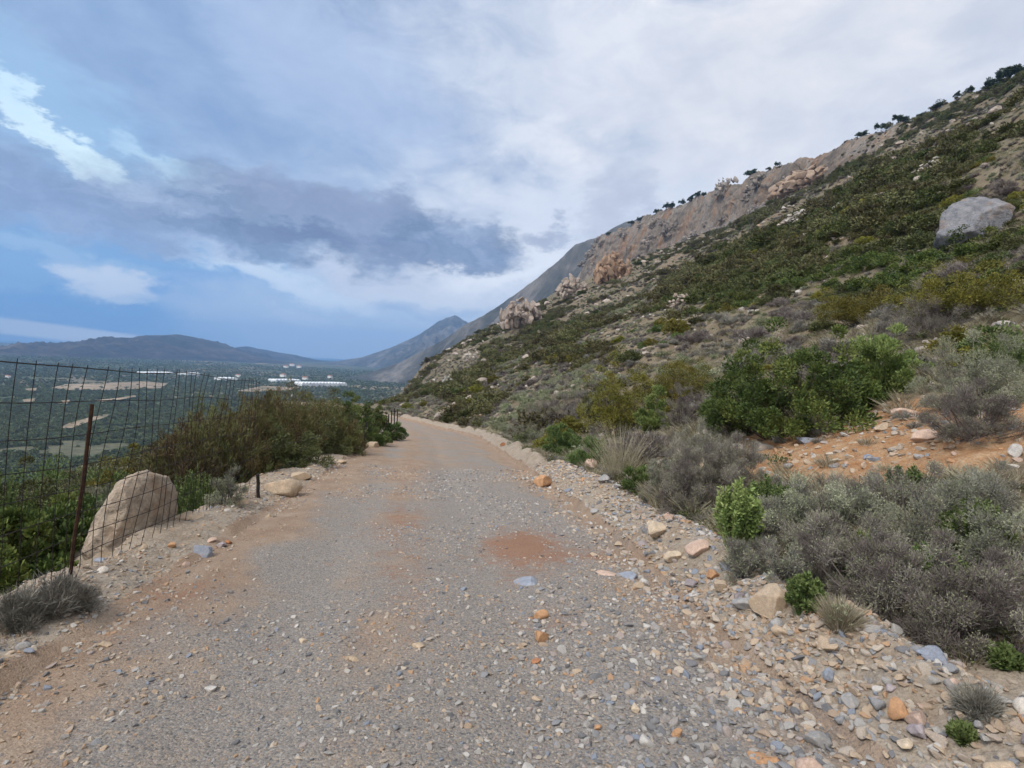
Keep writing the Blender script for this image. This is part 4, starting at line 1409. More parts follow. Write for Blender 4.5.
# px, py of the foot; width px, height px; kind; label
PLANTS = [
    # right verge, from near to far
    (985, 655, 190, 120, 'mauve', 'dark mauve twiggy shrub above the ditch at the right picture edge'),
    (905, 622, 150, 110, 'mauve', 'mauve dry shrub in the near shrub mass, above the blue ditch stone'),
    (1010, 585, 130, 105, 'sage', 'grey-green sage shrub at the right edge behind the dark mauve one'),
    (935, 570, 120, 95, 'sage', 'grey-green sage shrub in the middle of the near shrub mass'),
    (845, 600, 125, 105, 'mauve', 'wide mauve-brown shrub behind the pale grass tuft'),
    (845, 545, 130, 80, 'sage', 'pale sage-topped shrub at the back of the near shrub mass'),
    (770, 548, 90, 70, 'grey', 'grey shrub between the bright spurge and the near shrub mass'),
    (905, 520, 130, 60, 'mauve', 'brown-mauve low shrub in front of the orange bank'),
    (985, 520, 110, 55, 'grey', 'pale grey low shrub under the right end of the orange bank'),
    (752, 578, 60, 60, 'grey', 'pale grey feathery shrub at the stone bank edge'),
    (738, 553, 52, 72, 'spurge', 'bright green spurge among mauve shrubs by the stone bank'),
    (772, 520, 50, 45, 'herb', 'dark green herb beside the bright spurge'),
    (792, 585, 46, 40, 'grey', 'small pale tuft above the fern-like plant'),
    (808, 612, 40, 42, 'herb', 'small bright green fern-like plant at the stone bank'),
    (845, 632, 42, 36, 'drygrass', 'pale grass tuft at the foot of the mauve-brown shrub'),
    (940, 610, 70, 70, 'herb', 'green shoots inside the near shrub mass'),
    (868, 590, 52, 62, 'spurge', 'pale green shoots standing in the mauve-brown shrub'),
    (985, 560, 64, 66, 'herb', 'green leafy clump between sage and mauve shrubs near the right edge'),
    (912, 492, 60, 30, 'herb', 'low dark green herb under the orange bank'),
    (830, 572, 50, 60, 'sage', 'silver sage clump in the near shrub mass left of its middle'),
    (1010, 668, 34, 26, 'herb', 'small green plant in the ditch at the right edge'),
    (967, 738, 20, 14, 'herb', 'tiny green sprig in the rubble at lower right'),
    (985, 712, 40, 24, 'dead', 'dry wiry tuft over the rubble at lower right'),
    (700, 512, 112, 80, 'mauve', 'rounded mauve-grey shrub behind the cream stone'),
    (668, 500, 56, 52, 'grey', 'grey cushion shrub left of the mauve-grey one'),
    (745, 492, 70, 66, 'mauve', 'mauve shrub between the big dark bush and the spurge'),
    (700, 465, 60, 50, 'grey', 'grey shrub below the dark round bush'),
    (640, 491, 30, 30, 'herb', 'round bright green herb between grey shrubs'),
    (622, 478, 62, 62, 'drygrass', 'brown dry grass tuft by the pinkish rock'),
    (590, 468, 44, 34, 'herb', 'green leafy herb on the road edge, nearest of its row'),
    (563, 458, 46, 36, 'herb', 'green leafy herb on the road edge, middle of its row'),
    (540, 447, 46, 30, 'sage', 'grey-green herb on the road edge at the row end'),
    (518, 440, 36, 24, 'grey', 'grey low shrub on the far road edge'),
    (655, 433, 34, 56, 'spurge', 'tall pale green spurge between olive and dark bushes'),
    (682, 432, 44, 56, 'mauve', 'dark rounded twiggy bush left of the big green bush'),
    (622, 432, 92, 80, 'olive', 'olive-yellow bush right of the mauve-brown one'),
    (680, 404, 100, 56, 'olive', 'golden olive bush behind the dark rounded one'),
    (600, 424, 50, 52, 'darkscrub', 'dark green bush squeezed between mauve and olive bushes'),
    (568, 424, 62, 60, 'mauve', 'big mauve-brown dry bush above the green herbs'),
    (538, 425, 40, 36, 'mauve', 'brown dry bush left of the big mauve-brown one'),
    (800, 436, 172, 128, 'lentisk', 'big glossy dark green bush left of the orange bank'),
    (745, 434, 84, 84, 'lentisk', 'dark green bush side lobe at the left of the big bush'),
    (858, 412, 84, 70, 'lentisk', 'dark green bush at the right of the big bush, under the pale spurge'),
    (888, 396, 92, 72, 'spurge', 'large pale yellow-green spurge above the orange bank'),
    (990, 408, 120, 84, 'sage', 'straw-grey shrub above the orange bank'),
    (990, 442, 104, 66, 'mauve', 'dark mauve shrub overhanging the orange bank'),
    (1015, 385, 70, 56, 'herb', 'green herb patch at the right edge above the mauve overhang'),
    (812, 436, 26, 34, 'drygrass', 'small straw tuft in front of the big green bush'),
    (940, 335, 100, 50, 'mauve', 'grey-mauve wide shrub above the pale spurge'),
    (980, 312, 120, 52, 'olive', 'yellow-olive bush on the slope below the grey boulder'),
    (875, 318, 100, 40, 'olive', 'yellow-green low bush up the slope from the big bush'),
    # left side
    (45, 612, 80, 46, 'dead', 'dead grey twig bush at the foot of the rusty post'),
    (8, 625, 60, 40, 'dead', 'dead grey twig bush at the left picture edge'),
    (222, 506, 46, 40, 'sage', 'silver-green shrub between boulder and thicket'),
    (392, 440, 26, 22, 'herb', 'yellow-green herb clump on the far left verge'),
    (380, 446, 24, 20, 'herb', 'green herb clump beside the far fence posts'),
]
PLACED = []
for i, (px, py, wp, hp, kind, lb) in enumerate(PLANTS):
    p = hit(px, py)
    R = wp / F * p[1] * .5
    Hh = hp / F * p[1] * .95
    q = float(np.clip(60 / p[1] ** 2, .25, 1.5)) if p[1] > 9 else 1.0
    e = near_shrub(kind, 1000 + i * 7, R, Hh, q)
    e.location = (p[0], p[1] + R * .35, gz(p[0], p[1] + R * .35) - 0.03)
    e.rotation_euler = (0, 0, float(rng.uniform(0, 6.28)))
    tag(e, lb, 'shrub' if kind not in ('drygrass', 'herb', 'spurge') else 'plant')
    PLACED.append((p[0], p[1] + R * .35, R))

# left of the fence, rooted on the drop
LEFT = [  # px of the axis, py of the top, distance, R, kind, label
    (182, 435, 9.4, .75, 'heath', 'low brown heath bush at the near end of the thicket'),
    (215, 415, 10.6, 1.0, 'heath', 'brown heath bush second in the thicket, behind the silver shrub'),
    (168, 453, 11.5, 1.0, 'heath', 'yellow-brown heath bush on the valley side at the near thicket end'),
    (240, 404, 13.0, 1.3, 'heath', 'rusty brown heath bush in the front half of the thicket'),
    (205, 419, 14.5, 1.4, 'heath', 'brown heath bush at the valley side of the thicket'),
    (275, 396, 15.0, 1.5, 'heath', 'olive-brown heath bush in the thicket middle'),
    (285, 430, 12.5, 1.0, 'darkscrub', 'dark green bush low in front of the thicket middle'),
    (305, 395, 18.0, 1.7, 'heath', 'highest brown heath bush in the thicket middle'),
    (315, 420, 16.0, 1.1, 'darkscrub', 'dark green bush in the front of the far half of the thicket'),
    (335, 390, 21.0, 1.7, 'darkscrub', 'tall dark bush at the back of the thicket'),
    (340, 425, 20.0, 1.1, 'heath', 'brown bush below the tall dark bush near the far end'),
    (360, 393, 25.0, 1.4, 'lentisk', 'bright green bush at the far end of the thicket'),
    (376, 399, 31.0, .9, 'lentisk', 'small green bush beyond the far end of the thicket'),
    (362, 426, 25.0, .5, 'grey', 'grey shrub behind the far fence posts'),
    (195, 470, 8.6, .55, 'herb', 'green undergrowth between boulder and silver shrub'),
    (60, 478, 7.2, 1.0, 'lentisk', 'green bush through the fence left of the big boulder'),
    (22, 502, 5.4, .9, 'lentisk', 'dark green bush below the fence at the left edge'),
    (70, 520, 5.9, .6, 'lentisk', 'dark green bush hugging the left flank of the big boulder'),
    (-25, 470, 6.4, 1.0, 'herb', 'light green bush cut by the left picture edge'),
    (75, 446, 13.0, 1.6, 'herb', 'light green bush further down the slope behind the fence'),
    (128, 440, 14.0, 1.5, 'olive', 'yellow-green bush behind the big boulder top'),
    (20, 448, 11.0, 1.4, 'darkscrub', 'dark bush low on the slope near the left edge'),
    (100, 462, 8.5, .45, 'sage', 'pale silvery sprig left of the boulder on the valley side'),
    (235, 428, 11.6, 1.0, 'heath', 'olive-brown heath bush in front of the rusty one'),
    (262, 418, 12.6, 1.1, 'heath', 'olive-brown heath bush low in the thicket front'),
    (320, 408, 17.0, 1.4, 'heath', 'brown heath bush filling the far half of the thicket'),
    (345, 402, 21.5, 1.4, 'lentisk', 'green bush between the brown ones at the far half of the thicket'),
    (150, 458, 10.2, .9, 'olive', 'yellow-green bush at the near foot of the thicket'),
]
for i, (px, py, y, R, kind, lb) in enumerate(LEFT):
    w = CAMP + ray(px, py) * y
    x = float(w[0])
    Hh = max(.5, float(w[2]) - gz(x, y))
    e = near_shrub(kind, 3000 + i * 7, R, Hh, float(np.clip(60 / y ** 2, .4, 1.3)))
    e.location = (x, y, gz(x, y) - .05)
    e.rotation_euler = (0, 0, float(rng.uniform(0, 6.28)))
    tag(e, lb, 'shrub')
    PLACED.append((x, y, R))

# ------------------------------------------------------------------ hillside shrubs
MIDS = {}
MATOF = {}


def mid_proto(kind, k):
    """one-mesh shrubs about 1 m across for the middle distance"""
    if kind == 'lentisk' or kind == 'olive' or kind == 'darkscrub' or kind == 'herb':
        b, C = leafy(7000 + k * 13 + len(kind), .5, .42, 34, 4200, .05, .032, rough=.4)
        return b.build('shrub', M[kind], link=False)
    if kind == 'mauve' or kind == 'grey':
        b, lv = tufted(7300 + k * 13 + len(kind), .5, .38, 34, 4200, .085, .010, 0, .03, .014)
        return b.build('dry_shrub', M['mauve' if kind == 'mauve' else 'greytwig'], link=False)
    b, lv = twiggy(7600 + k * 13, .5, .40, 40, 300, 900, .010, .10, .7, 2600, .05, .022)
    return lv.build('sage_shrub', M['sage'], link=False)


KINDS = ['darkscrub', 'lentisk', 'olive', 'herb', 'mauve', 'grey', 'sage']
for kd in KINDS:
    MIDS[kd] = [mid_proto(kd, k) for k in range(3)]
LBL = {'darkscrub': ('dark olive-green shrub among many like it on the stony hillside', 'dark shrubs dotted over the hillside'),
       'lentisk': ('rounded deep green bush among many like it on the hillside', 'deep green bushes on the hillside'),
       'olive': ('yellowish olive shrub among many like it on the hillside', 'yellowish shrubs on the hillside'),
       'herb': ('fresh green low shrub among several on the hillside', 'fresh green shrubs on the hillside'),
       'mauve': ('mauve-brown dry cushion shrub among many like it on the hillside', 'mauve dry shrubs on the hillside'),
       'grey': ('straw-grey dry cushion shrub among many like it on the hillside', 'straw-grey dry shrubs on the hillside'),
       'sage': ('grey-green sage cushion among many like it on the hillside', 'sage cushions on the hillside')}


def hill_points(n, ymin, ymax, pw):
    """random ground points over the hillside that the photo looks at"""
    out = []
    y = ymin * (ymax / ymin) ** (rng.random(n) ** pw)
    fr = rng.uniform(-.24, 1.03, n)
    x = fr * y
    z = terrain(x, y)
    v = x - road_x(y)
    rw = np.interp(y, YK, RW)
    ok = (v > rw + 1.6) & (z > -45) | ((y > 75) & (z > -60))
    return x[ok], y[ok], z[ok]


def veg_pick(x, y):
    a = fbm(x / 14, y / 14, 81, 3); b = fbm(x / 6, y / 6, 91, 3)
    u = rng.random(len(x))
    s = .2 + u * .55 + fbm(x / 10, y / 28, 83, 4) * 1.15 + b * .45
    q = np.full(len(x), 0)
    cuts = [-.05, .27, .42, .53, .60, .80, .93]
    lab = ['sage', 'grey', 'mauve', 'olive', 'herb', 'darkscrub', 'lentisk']
    r = np.searchsorted([.08, .27, .50, .58, .62, .90], s)
    return [lab[i] for i in np.clip(r, 0, 6)]


def mid_scatter():
    x, y, z = hill_points(2600, 9, 75, .8)
    kinds = veg_pick(x, y)
    cnt = {}
    order = np.argsort(np.hypot(x, y))
    kept = []
    bpx = 0
    for i in order:
        k = kinds[i]
        if cnt.get(k, 0) >= (62 if k in ('darkscrub', 'lentisk', 'olive', 'herb') else 110):
            continue
        s = rng.uniform(.8, 2.3) if k in ('darkscrub', 'lentisk', 'olive') else rng.uniform(.6, 1.6)
        if any((x[i] - a) ** 2 + (y[i] - b) ** 2 < (c + s * .36) ** 2 for a, b, c in PLACED):
            continue
        pp = proj((x[i], y[i], z[i]))
        if 730 < pp[0] < 1060 and 385 < pp[1] < 500:
            continue            # the bare orange bank
        if any((x[i] - a) ** 2 + (y[i] - b) ** 2 < ((c + s * .5) * .62) ** 2 for a, b, c in kept):
            continue
        kept.append((x[i], y[i], s * .5))
        cnt[k] = cnt.get(k, 0) + 1
        pr = MIDS[k][int(rng.integers(3))]
        o = pr.copy(); COL.objects.link(o)
        o.location = (x[i], y[i], z[i] - .05)
        o.scale = (s, s * rng.uniform(.85, 1.2), s * rng.uniform(.75, 1.1))
        o.rotation_euler = (0, 0, rng.uniform(0, 6.28))
        tag(o, LBL[k][0], 'shrub', LBL[k][1])
    return kept


KEPT = mid_scatter()


def far_scatter():
    far = []
    order = []
    for kd in KINDS:
        for k in range(2):
            if kd in ('darkscrub', 'lentisk', 'olive', 'herb'):
                b, C = leafy(8000 + k * 13 + len(kd), .5, .30, 26, 1700, .068, .050, rough=.4)
                far.append(b.build('far_shrub', M[{'darkscrub': 'fardark', 'lentisk': 'fargreen', 'olive': 'farolive', 'herb': 'fardark'}[kd]], link=False))
            else:
                b, lv = twiggy(8300 + k * 13 + len(kd), .5, .36, 40, 160, 520, .03, .14, .5)
                far.append(b.build('far_shrub', M[{'mauve': 'mauve', 'grey': 'greytwig', 'sage': 'sage'}[kd]], link=False))
            order.append(kd)
    x, y, z = hill_points(60000, 24, 640, .62)
    ay = rng.uniform(-6, 70, 2600); ax = np.maximum(ay, 0) * 1.06 + 1.2 + 26 * rng.random(2600)
    ak = ax - road_x(ay) > np.interp(ay, YK, RW) + 2.2
    x = np.concatenate([x, ax[ak]]); y = np.concatenate([y, ay[ak]]); z = np.concatenate([z, terrain(ax[ak], ay[ak])])
    # thinner on cliffs
    k = np.clip(np.searchsorted(ST_Y, y, side='right') - 1, 0, len(ST_Y) - 2)
    SY = np.array(ST_Y)
    t = np.clip((y - SY[k]) / (SY[k + 1] - SY[k]), 0, 1)
    cfx = ST[k, 3, 0] * (1 - t) + ST[k + 1, 3, 0] * t
    cliff = sstep(x, cfx - 14, cfx - 2) * sstep(y, 170, 300)
    msk = fbm(x / 12, y / 30, 101, 4) > -.16
    keep = rng.random(len(x)) > cliff * .9
    keep &= msk | (rng.random(len(x)) < .8)
    x, y, z, msk = x[keep], y[keep], z[keep], msk[keep]
    KA = np.array(KEPT)
    near = np.where(y < 75)[0]
    bad = np.zeros(len(x), bool)
    for i in near:
        d2 = (KA[:, 0] - x[i]) ** 2 + (KA[:, 1] - y[i]) ** 2
        bad[i] = (d2 < (KA[:, 2] * .8 + .2) ** 2).any()
    x, y, z, msk = x[~bad], y[~bad], z[~bad], msk[~bad]
    kinds = veg_pick(x, y)
    dryk = rng.choice(['sage', 'grey', 'mauve', 'grey'], len(x))
    kinds = [a if m_ else str(b_) for a, m_, b_ in zip(kinds, msk, dryk)]
    idx = np.array([order.index(kd) + int(rng.integers(2)) for kd in kinds])
    s = np.array([float(np.clip(rng.lognormal(.45, .45), .6, 4.2)) if kd in ('darkscrub', 'lentisk', 'olive') else rng.uniform(.5, 1.5) for kd in kinds])
    s = np.where(msk, s, s * .75)
    s = np.where(y > 150, s * 1.25, s)
    s = np.where(y < 60, s * .7, s)
    rot = np.stack([rng.normal(0, .08, len(x)), rng.normal(0, .08, len(x)), rng.uniform(0, 6.28, len(x))], -1)
    gn_scatter('hillside_scrub', np.stack([x, y, z - .08], -1), s, rot, far, 'low mixed scrub covering the rocky hillside up to the ridge', 'scrub', idx)
    # dry grass and tiny herbs between the shrubs, close by
    srcs = [grass(8800 + k, .3, .28, 130, .008, .8).build('tuft', M['drygrass'], link=False) for k in range(3)]
    srcs += [twiggy(8820 + k, .22, .16, 22, 90, 420, .007, .06, .5)[0].build('tuft', M['greytwig'], link=False) for k in range(2)]
    srcs += [leafy(8840 + k, .2, .12, 12, 260, .035, .02)[0].build('tuft', M['darkscrub'], link=False) for k in range(2)]
    n = 7000
    y = 9 * (420 / 9) ** (rng.random(n) ** .7)
    x = rng.uniform(-.2, 1.03, n) * y
    z = terrain(x, y)
    v = x - road_x(y)
    ok = (v > np.interp(y, YK, RW) + 2) & (z > -45) & (fbm(x / 12, y / 12, 141, 3) > -.05)
    x, y, z = x[ok], y[ok], z[ok]
    hs = [mesh_obj('hill_stone', *rock_geo(8900 + k, 2, (1, .8, .6), cuts=10, rough=.08, depth=(.4, .85)), M['hillstone'], link=False) for k in range(6)]
    gn_scatter('hillside_stones', np.stack([x, y, z], -1), (.12 + .5 * rng.random(len(x)) ** 3) * (.8 + y / 90), np.stack([rng.uniform(-.4, .4, len(x)), rng.uniform(-.4, .4, len(x)), rng.uniform(0, 6.28, len(x))], -1), hs, 'small pale stones strewn between the hillside shrubs', 'stones')
    n = 9000
    y = 3.2 * (70 / 3.2) ** (rng.random(n) ** .8)
    x = rng.uniform(-.2, 1.03, n) * y
    v = x - road_x(y)
    rw = np.interp(y, YK, RW)
    pz = terrain(x, y)
    pr = np.array([proj((a, b, c)) for a, b, c in zip(x, y, pz)])
    bank = (pr[:, 0] > 740) & (pr[:, 1] > 392) & (pr[:, 1] < 482)
    ok = (v > rw + np.where(y > 14, .6, 1.15)) & ~(bank & (rng.random(n) < .95))
    x, y, pz = x[ok], y[ok], pz[ok]
    # the same cover carries on past the picture's right edge
    ay = rng.uniform(-4, 16, 4200); ax = np.maximum(ay, .5) * 1.03 + .8 + 10 * rng.random(4200) ** 1.3
    av = ax - road_x(ay); ak = av > np.interp(ay, YK, RW) + 1.3
    x = np.concatenate([x, ax[ak]]); y = np.concatenate([y, ay[ak]]); pz = np.concatenate([pz, terrain(ax[ak], ay[ak])])
    gix = rng.integers(0, len(srcs), len(x)); gix[-int(ak.sum()):] = rng.integers(3, len(srcs), int(ak.sum()))
    rot = np.stack([np.zeros(len(x)), np.zeros(len(x)), rng.uniform(0, 6.28, len(x))], -1)
    gn_scatter('dry_grass', np.stack([x, y, pz - .02], -1), rng.uniform(.5, 1.5, len(x)) * np.where(x > y * 1.02 + .7, .85, np.clip(y / 9, .55, 1)), rot, srcs, 'dry grass and tiny herbs between the hillside shrubs', 'grass', gix)
    # scrub on the drop to the valley, left of the track
    n = 9000
    y = 4 * (420 / 4) ** (rng.random(n) ** .75)
    x = -rng.uniform(.15, 1.15, n) * y - 1.5
    z = terrain(x, y)
    v = x - road_x(y)
    lw = np.interp(y, YK, LW)
    ok = (v < -lw - 2.4) & (z > ZP + 1)
    x, y, z = x[ok], y[ok], z[ok]
    ok = np.ones(len(x), bool)
    x, y, z = x[ok], y[ok], z[ok]
    ch = np.array([order.index(c) for c in ('darkscrub', 'lentisk', 'lentisk', 'herb', 'olive', 'darkscrub', 'sage')])
    srcs2 = [f.copy() for f in far]
    gn_scatter('slope_scrub', np.stack([x, y, z - .08], -1), rng.uniform(.9, 2.6, len(x)) * np.clip(y / 25 + .45, .5, 1.3), np.stack([np.zeros(len(x)), np.zeros(len(x)), rng.uniform(0, 6.28, len(x))], -1), srcs2,
               'green scrub on the slope falling to the valley behind the fence', 'scrub', ch[rng.integers(0, len(ch), len(x))])


far_scatter()


def groves():
    srcs = []
    for k in range(5):
        b, C = leafy(9000 + k, 2.4, 3.4, 16, 240, .95, .7, rough=.35)
        srcs.append(b.build('grove_tree', M['grove'], link=False))
    n = 46000
    y = 150 * (3000 / 150) ** (rng.random(n) ** .85)
    x = rng.uniform(-1.15, -.12, n) * y
    z = terrain(x, y)
    # orchard rows: snap many of them to a loose grid
    gx = np.round(x / 9) * 9 + rng.normal(0, 1, n); gy = np.round(y / 9) * 9 + rng.normal(0, 1, n)
    orch = fbm(x / 190, y / 190, 111, 3) > .02
    x = np.where(orch, gx, x); y = np.where(orch, gy, y)
    z = terrain(x, y)
    ok = (z < ZP + 6) & (fbm(x / 120, y / 120, 121, 4) > -.40)
    for fp in FIELDS:
        ins = np.zeros(len(x), bool)
        for a_, b_ in zip(fp, np.roll(fp, -1, 0)):
            ins ^= ((a_[1] > y) != (b_[1] > y)) & (x < (b_[0] - a_[0]) * (y - a_[1]) / (b_[1] - a_[1] + 1e-9) + a_[0])
        ok &= ~ins | (rng.random(len(x)) < .06)
    x, y, z = x[ok], y[ok], z[ok]
    s = rng.uniform(.45, 1.15, len(x))
    gn_scatter('olive_groves', np.stack([x, y, z - .1], -1), s, np.stack([np.zeros(len(x)), np.zeros(len(x)), rng.uniform(0, 6.28, len(x))], -1), srcs, 'dark olive groves and trees covering the valley floor', 'grove')


groves()

# ------------------------------------------------------------------ hillside rocks, crags and the grey boulder
p = hit(984, 240)
w = 76 / F * p[1]
o = rock('boulder', 311, 5, (w, w * .75, w * .74), M['hillrock'], (0.235, 0.24, 0.26), (p[0], p[1] + w * .2, p[2]), (0.1, -0.28, .2), .12, cuts=17, rough=.13, depth=(.45, .9))
tag(o, 'huge smooth light grey boulder standing out on the upper slope', 'boulder')

def crag_geo(seed, n):
    """broken rock face: many angular blocks standing out of a low mound, tallest in the middle"""
    r = np.random.default_rng(seed)
    VV = []; QQ = []; c0 = 0
    for q in range(n):
        V, Fc = rock_geo(seed + q, 3, (1, .8, 1), cuts=15, rough=.07, depth=(.3, .8))
        k = r.uniform(.07, .26)
        off = r.uniform(-.5, .5, 3) * (1 - k * .6)
        off[2] = (off[2] * .9 + .2) * (1 - 1.3 * abs(off[0]))
        a = r.uniform(0, 6.28)
        V = V * np.array([k, k, k * r.uniform(.8, 2.0)])
        V = np.stack([V[:, 0] * math.cos(a) - V[:, 1] * math.sin(a), V[:, 0] * math.sin(a) + V[:, 1] * math.cos(a), V[:, 2] + .25 * V[:, 0]], -1)
        VV.append(V + off); QQ.append(Fc + c0); c0 += len(V)
    return np.concatenate(VV), np.concatenate(QQ)


CRAGS = [
    (425, 358, 34, (1, .8, .95), (0.33, 0.275, 0.23), 'tan crag at the left end of the spur above the bend'),
    (522, 328, 44, (1, .8, .85), (0.32, 0.27, 0.235), 'pinkish tan crag halfway along the spur skyline'),
    (612, 282, 36, (1, .7, 1.0), (0.31, 0.215, 0.15), 'orange crag under the grey cliff band'),
    (815, 186, 76, (1, .6, .36), (0.31, 0.235, 0.18), 'long orange-brown outcrop just below the ridge'),
    (572, 298, 34, (1, .6, .8), (0.34, 0.29, 0.25), 'tan outcrop left of the orange crag'),
    (680, 305, 24, (1, .8, .6), (0.38, 0.32, 0.27), 'pale knob of rock on the middle slope'),
    (800, 222, 34, (1, .8, .4), (0.42, 0.39, 0.35), 'pale flat ledge below the long orange outcrop'),
    (935, 168, 30, (1, .8, .4), (0.40, 0.36, 0.32), 'pale ledge high on the slope above the grey boulder'),
    (848, 208, 30, (1, .8, .4), (0.43, 0.40, 0.36), 'pale grey ledge left above the grey boulder'),
    (468, 362, 16, (1, .8, .8), (0.42, 0.38, 0.33), 'small pale crag above the bend of the road'),
    (447, 386, 12, (1, .8, 1.1), (0.40, 0.38, 0.34), 'little grey-white rock over the bend'),
    (745, 345, 14, (1, .8, .7), (0.38, 0.33, 0.28), 'tan rock up the slope above the big green bush'),
]
for i, (px, py, wp, pr, cc, lb) in enumerate(CRAGS):
    p = hit(px, py)
    if p is None:
        continue
    w = wp / F * p[1]
    VV = []; QQ = []; c0 = 0
    r = np.random.default_rng(400 + i)
    V, Fc = crag_geo(4000 + i * 40, 110 if wp > 30 else 40)
    VV = [V * np.array([w * pr[0], w * pr[1], w * pr[2]])]
    QQ = [Fc]
    o = mesh_obj('crag', np.concatenate(VV), np.concatenate(QQ), M['crag'])
    o.color = (*cc, 1)
    o.location = (p[0], p[1] + w * .1, p[2] + w * pr[2] * .2)
    o.rotation_euler = (0, -.4 if pr[2] < .7 else -.15, rng.uniform(-.2, .2))
    tag(o, lb, 'rock')

CR = []
for k in range(5):
    V, Fc = crag_geo(5200 + k * 90, 70)
    CR.append(mesh_obj('crag', V, Fc, M['crag'], link=False))
x, y, z = hill_points(9000, 150, 640, 1.0)
_k = np.clip(np.searchsorted(ST_Y, y, side='right') - 1, 0, len(ST_Y) - 2)
_t = np.clip((y - np.array(ST_Y)[_k]) / (np.array(ST_Y)[_k + 1] - np.array(ST_Y)[_k]), 0, 1)
_c = ST[_k, 3, 0] * (1 - _t) + ST[_k + 1, 3, 0] * _t
_e = ST[_k, 4, 0] * (1 - _t) + ST[_k + 1, 4, 0] * _t
sel = np.where((x > _c - 16) & (x < _e) & (y > 290))[0][:60]
for i in sel:
    o = CR[int(rng.integers(5))].copy(); COL.objects.link(o)
    s_ = rng.uniform(5, 15) * (.6 + y[i] / 700)
    o.scale = (s_, s_ * .7, s_ * rng.uniform(.5, .9))
    o.location = (x[i], y[i], z[i] - s_ * .05)
    o.rotation_euler = (rng.uniform(-.15, .15), rng.uniform(-.55, -.1), rng.uniform(-.5, .5))
    o.color = (*(np.array([0.23, 0.205, 0.185]) * rng.uniform(.8, 1.2)), 1)
    tag(o, 'grey-brown broken rock, one of many along the cliff under the ridge', 'rock', 'broken rocks along the cliff')

HR = []
for k in range(8):
    V, Fc = rock_geo(600 + k, 4, (1, .8, .6), cuts=14, rough=.12, depth=(.45, .9))
    HR.append(mesh_obj('hill_rock', V, Fc, M['hillrock'], link=False))
x, y, z = hill_points(900, 14, 420, .55)
cnt = 0
for i in range(len(x)):
    if cnt >= 260:
        break
    if fbm(np.array([x[i] / 18]), np.array([y[i] / 18]), 131, 3)[0] < -.02:
        continue
    pp = proj((x[i], y[i], z[i]))
    if 730 < pp[0] and pp[1] > 385:
        continue
    o = HR[int(rng.integers(8))].copy(); COL.objects.link(o)
    s = rng.uniform(.35, 1.0) * (1 + y[i] / 75)
    o.scale = (s, s, s)
    o.location = (x[i], y[i], z[i] + s * .12)
    o.rotation_euler = (rng.uniform(-.3, .3), rng.uniform(-.5, .1), rng.uniform(0, 6.28))
    o.color = (*(np.array([0.36, 0.31, 0.265]) * rng.uniform(.75, 1.25)), 1)
    tag(o, 'pale rock sticking out between shrubs, one of many on the hillside', 'rock', 'pale rocks between the hillside shrubs')
    cnt += 1


# ------------------------------------------------------------------ trees along the ridge
def tree_proto(seed, lean, flat):
    e = empty('ridge_tree', (0, 0, 0))
    b, C = leafy(seed, .42, .36 * flat, 26, 1500, .10, .06, rough=.5, inner=.15)
    for V in b.V:
        V[:, 2] = V[:, 2] * 1.0 + .34
        V[:, 0] += lean * V[:, 2]
    b.build('crown', M['pine'], e)
    t = PB(seed + 1)
    n = 7
    tip = np.stack([t.r.normal(0, .2, n) + lean * .6, t.r.normal(0, .2, n), t.r.uniform(.5, .75, n)], -1)
    kn = np.array([[lean * .28, 0, .3]]).repeat(n, 0)
    root = np.zeros((n, 3)); root[:, 2] = -.08
    for _ in range(2):
        t.ribbons(root, kn, .05, .035, t.r.random(n)); t.ribbons(kn, tip, .03, .012, t.r.random(n))
    t.build('trunk', M['wood'], e)
    return e


TP = [tree_proto(9500, .5, .7), tree_proto(9510, .15, 1.1), tree_proto(9520, -.1, 1.3), tree_proto(9530, .25, .9)]
used = set()


def skyline(px):
    d0 = ray(px, 200)[0]
    ys = np.geomspace(60, 700, 900)
    best = None
    for it in range(2):
        zt = terrain(d0 * ys, ys)
        k = np.argmax((zt - CZ) / ys)
        pr = proj((d0 * ys[k], ys[k], zt[k]))
        d0 += (px - pr[0]) / F
    return d0 * ys[k], ys[k], zt[k]


RIDGE = [(656, 8), (666, 9), (671, 10), (682, 9), (690, 10), (696, 9), (703, 7), (748, 13), (768, 7), (777, 7), (858, 12), (876, 8), (884, 9), (896, 11), (902, 12), (919, 8), (937, 9), (953, 8), (966, 10), (985, 12), (993, 16), (1003, 18), (1013, 18), (1020, 18), (640, 8), (632, 8), (608, 7)]
for i, (px, hp) in enumerate(RIDGE):
    x, y, z = skyline(px)
    s = hp / F * y * .85 * rng.uniform(.85, 1.15)
    k = 0 if px in (748, 858) else int(rng.integers(1, 4))
    if k not in used:
        o = TP[k]; used.add(k)
    else:
        o = copy_tree(TP[k])
    o.location = (x - .5, y - 2, gz(x - .5, y - 2) - .1)
    o.scale = (s, s, s)
    o.rotation_euler = (0, 0, 0 if k == 0 else rng.uniform(0, 6.28))
    if px == 858:
        tag(o, 'lone windswept tree on the ridge above the long orange outcrop', 'tree', 'trees along the ridge')
    elif px == 748:
        tag(o, 'windswept tree by itself on the middle of the ridge', 'tree', 'trees along the ridge')
    elif px >= 984:
        tag(o, 'dark tree in the clump at the highest right end of the ridge', 'tree', 'trees along the ridge')
    elif px >= 874:
        tag(o, 'small dark tree in the broken row on the right ridge', 'tree', 'trees along the ridge')
    elif px >= 766:
        tag(o, 'small tree in the short row on the middle ridge', 'tree', 'trees along the ridge')
    elif px >= 655:
        tag(o, 'small tree in the close row over the grey cliff', 'tree', 'trees along the ridge')
    else:
        tag(o, 'tiny tree at the left end of the ridge cliff', 'tree', 'trees along the ridge')
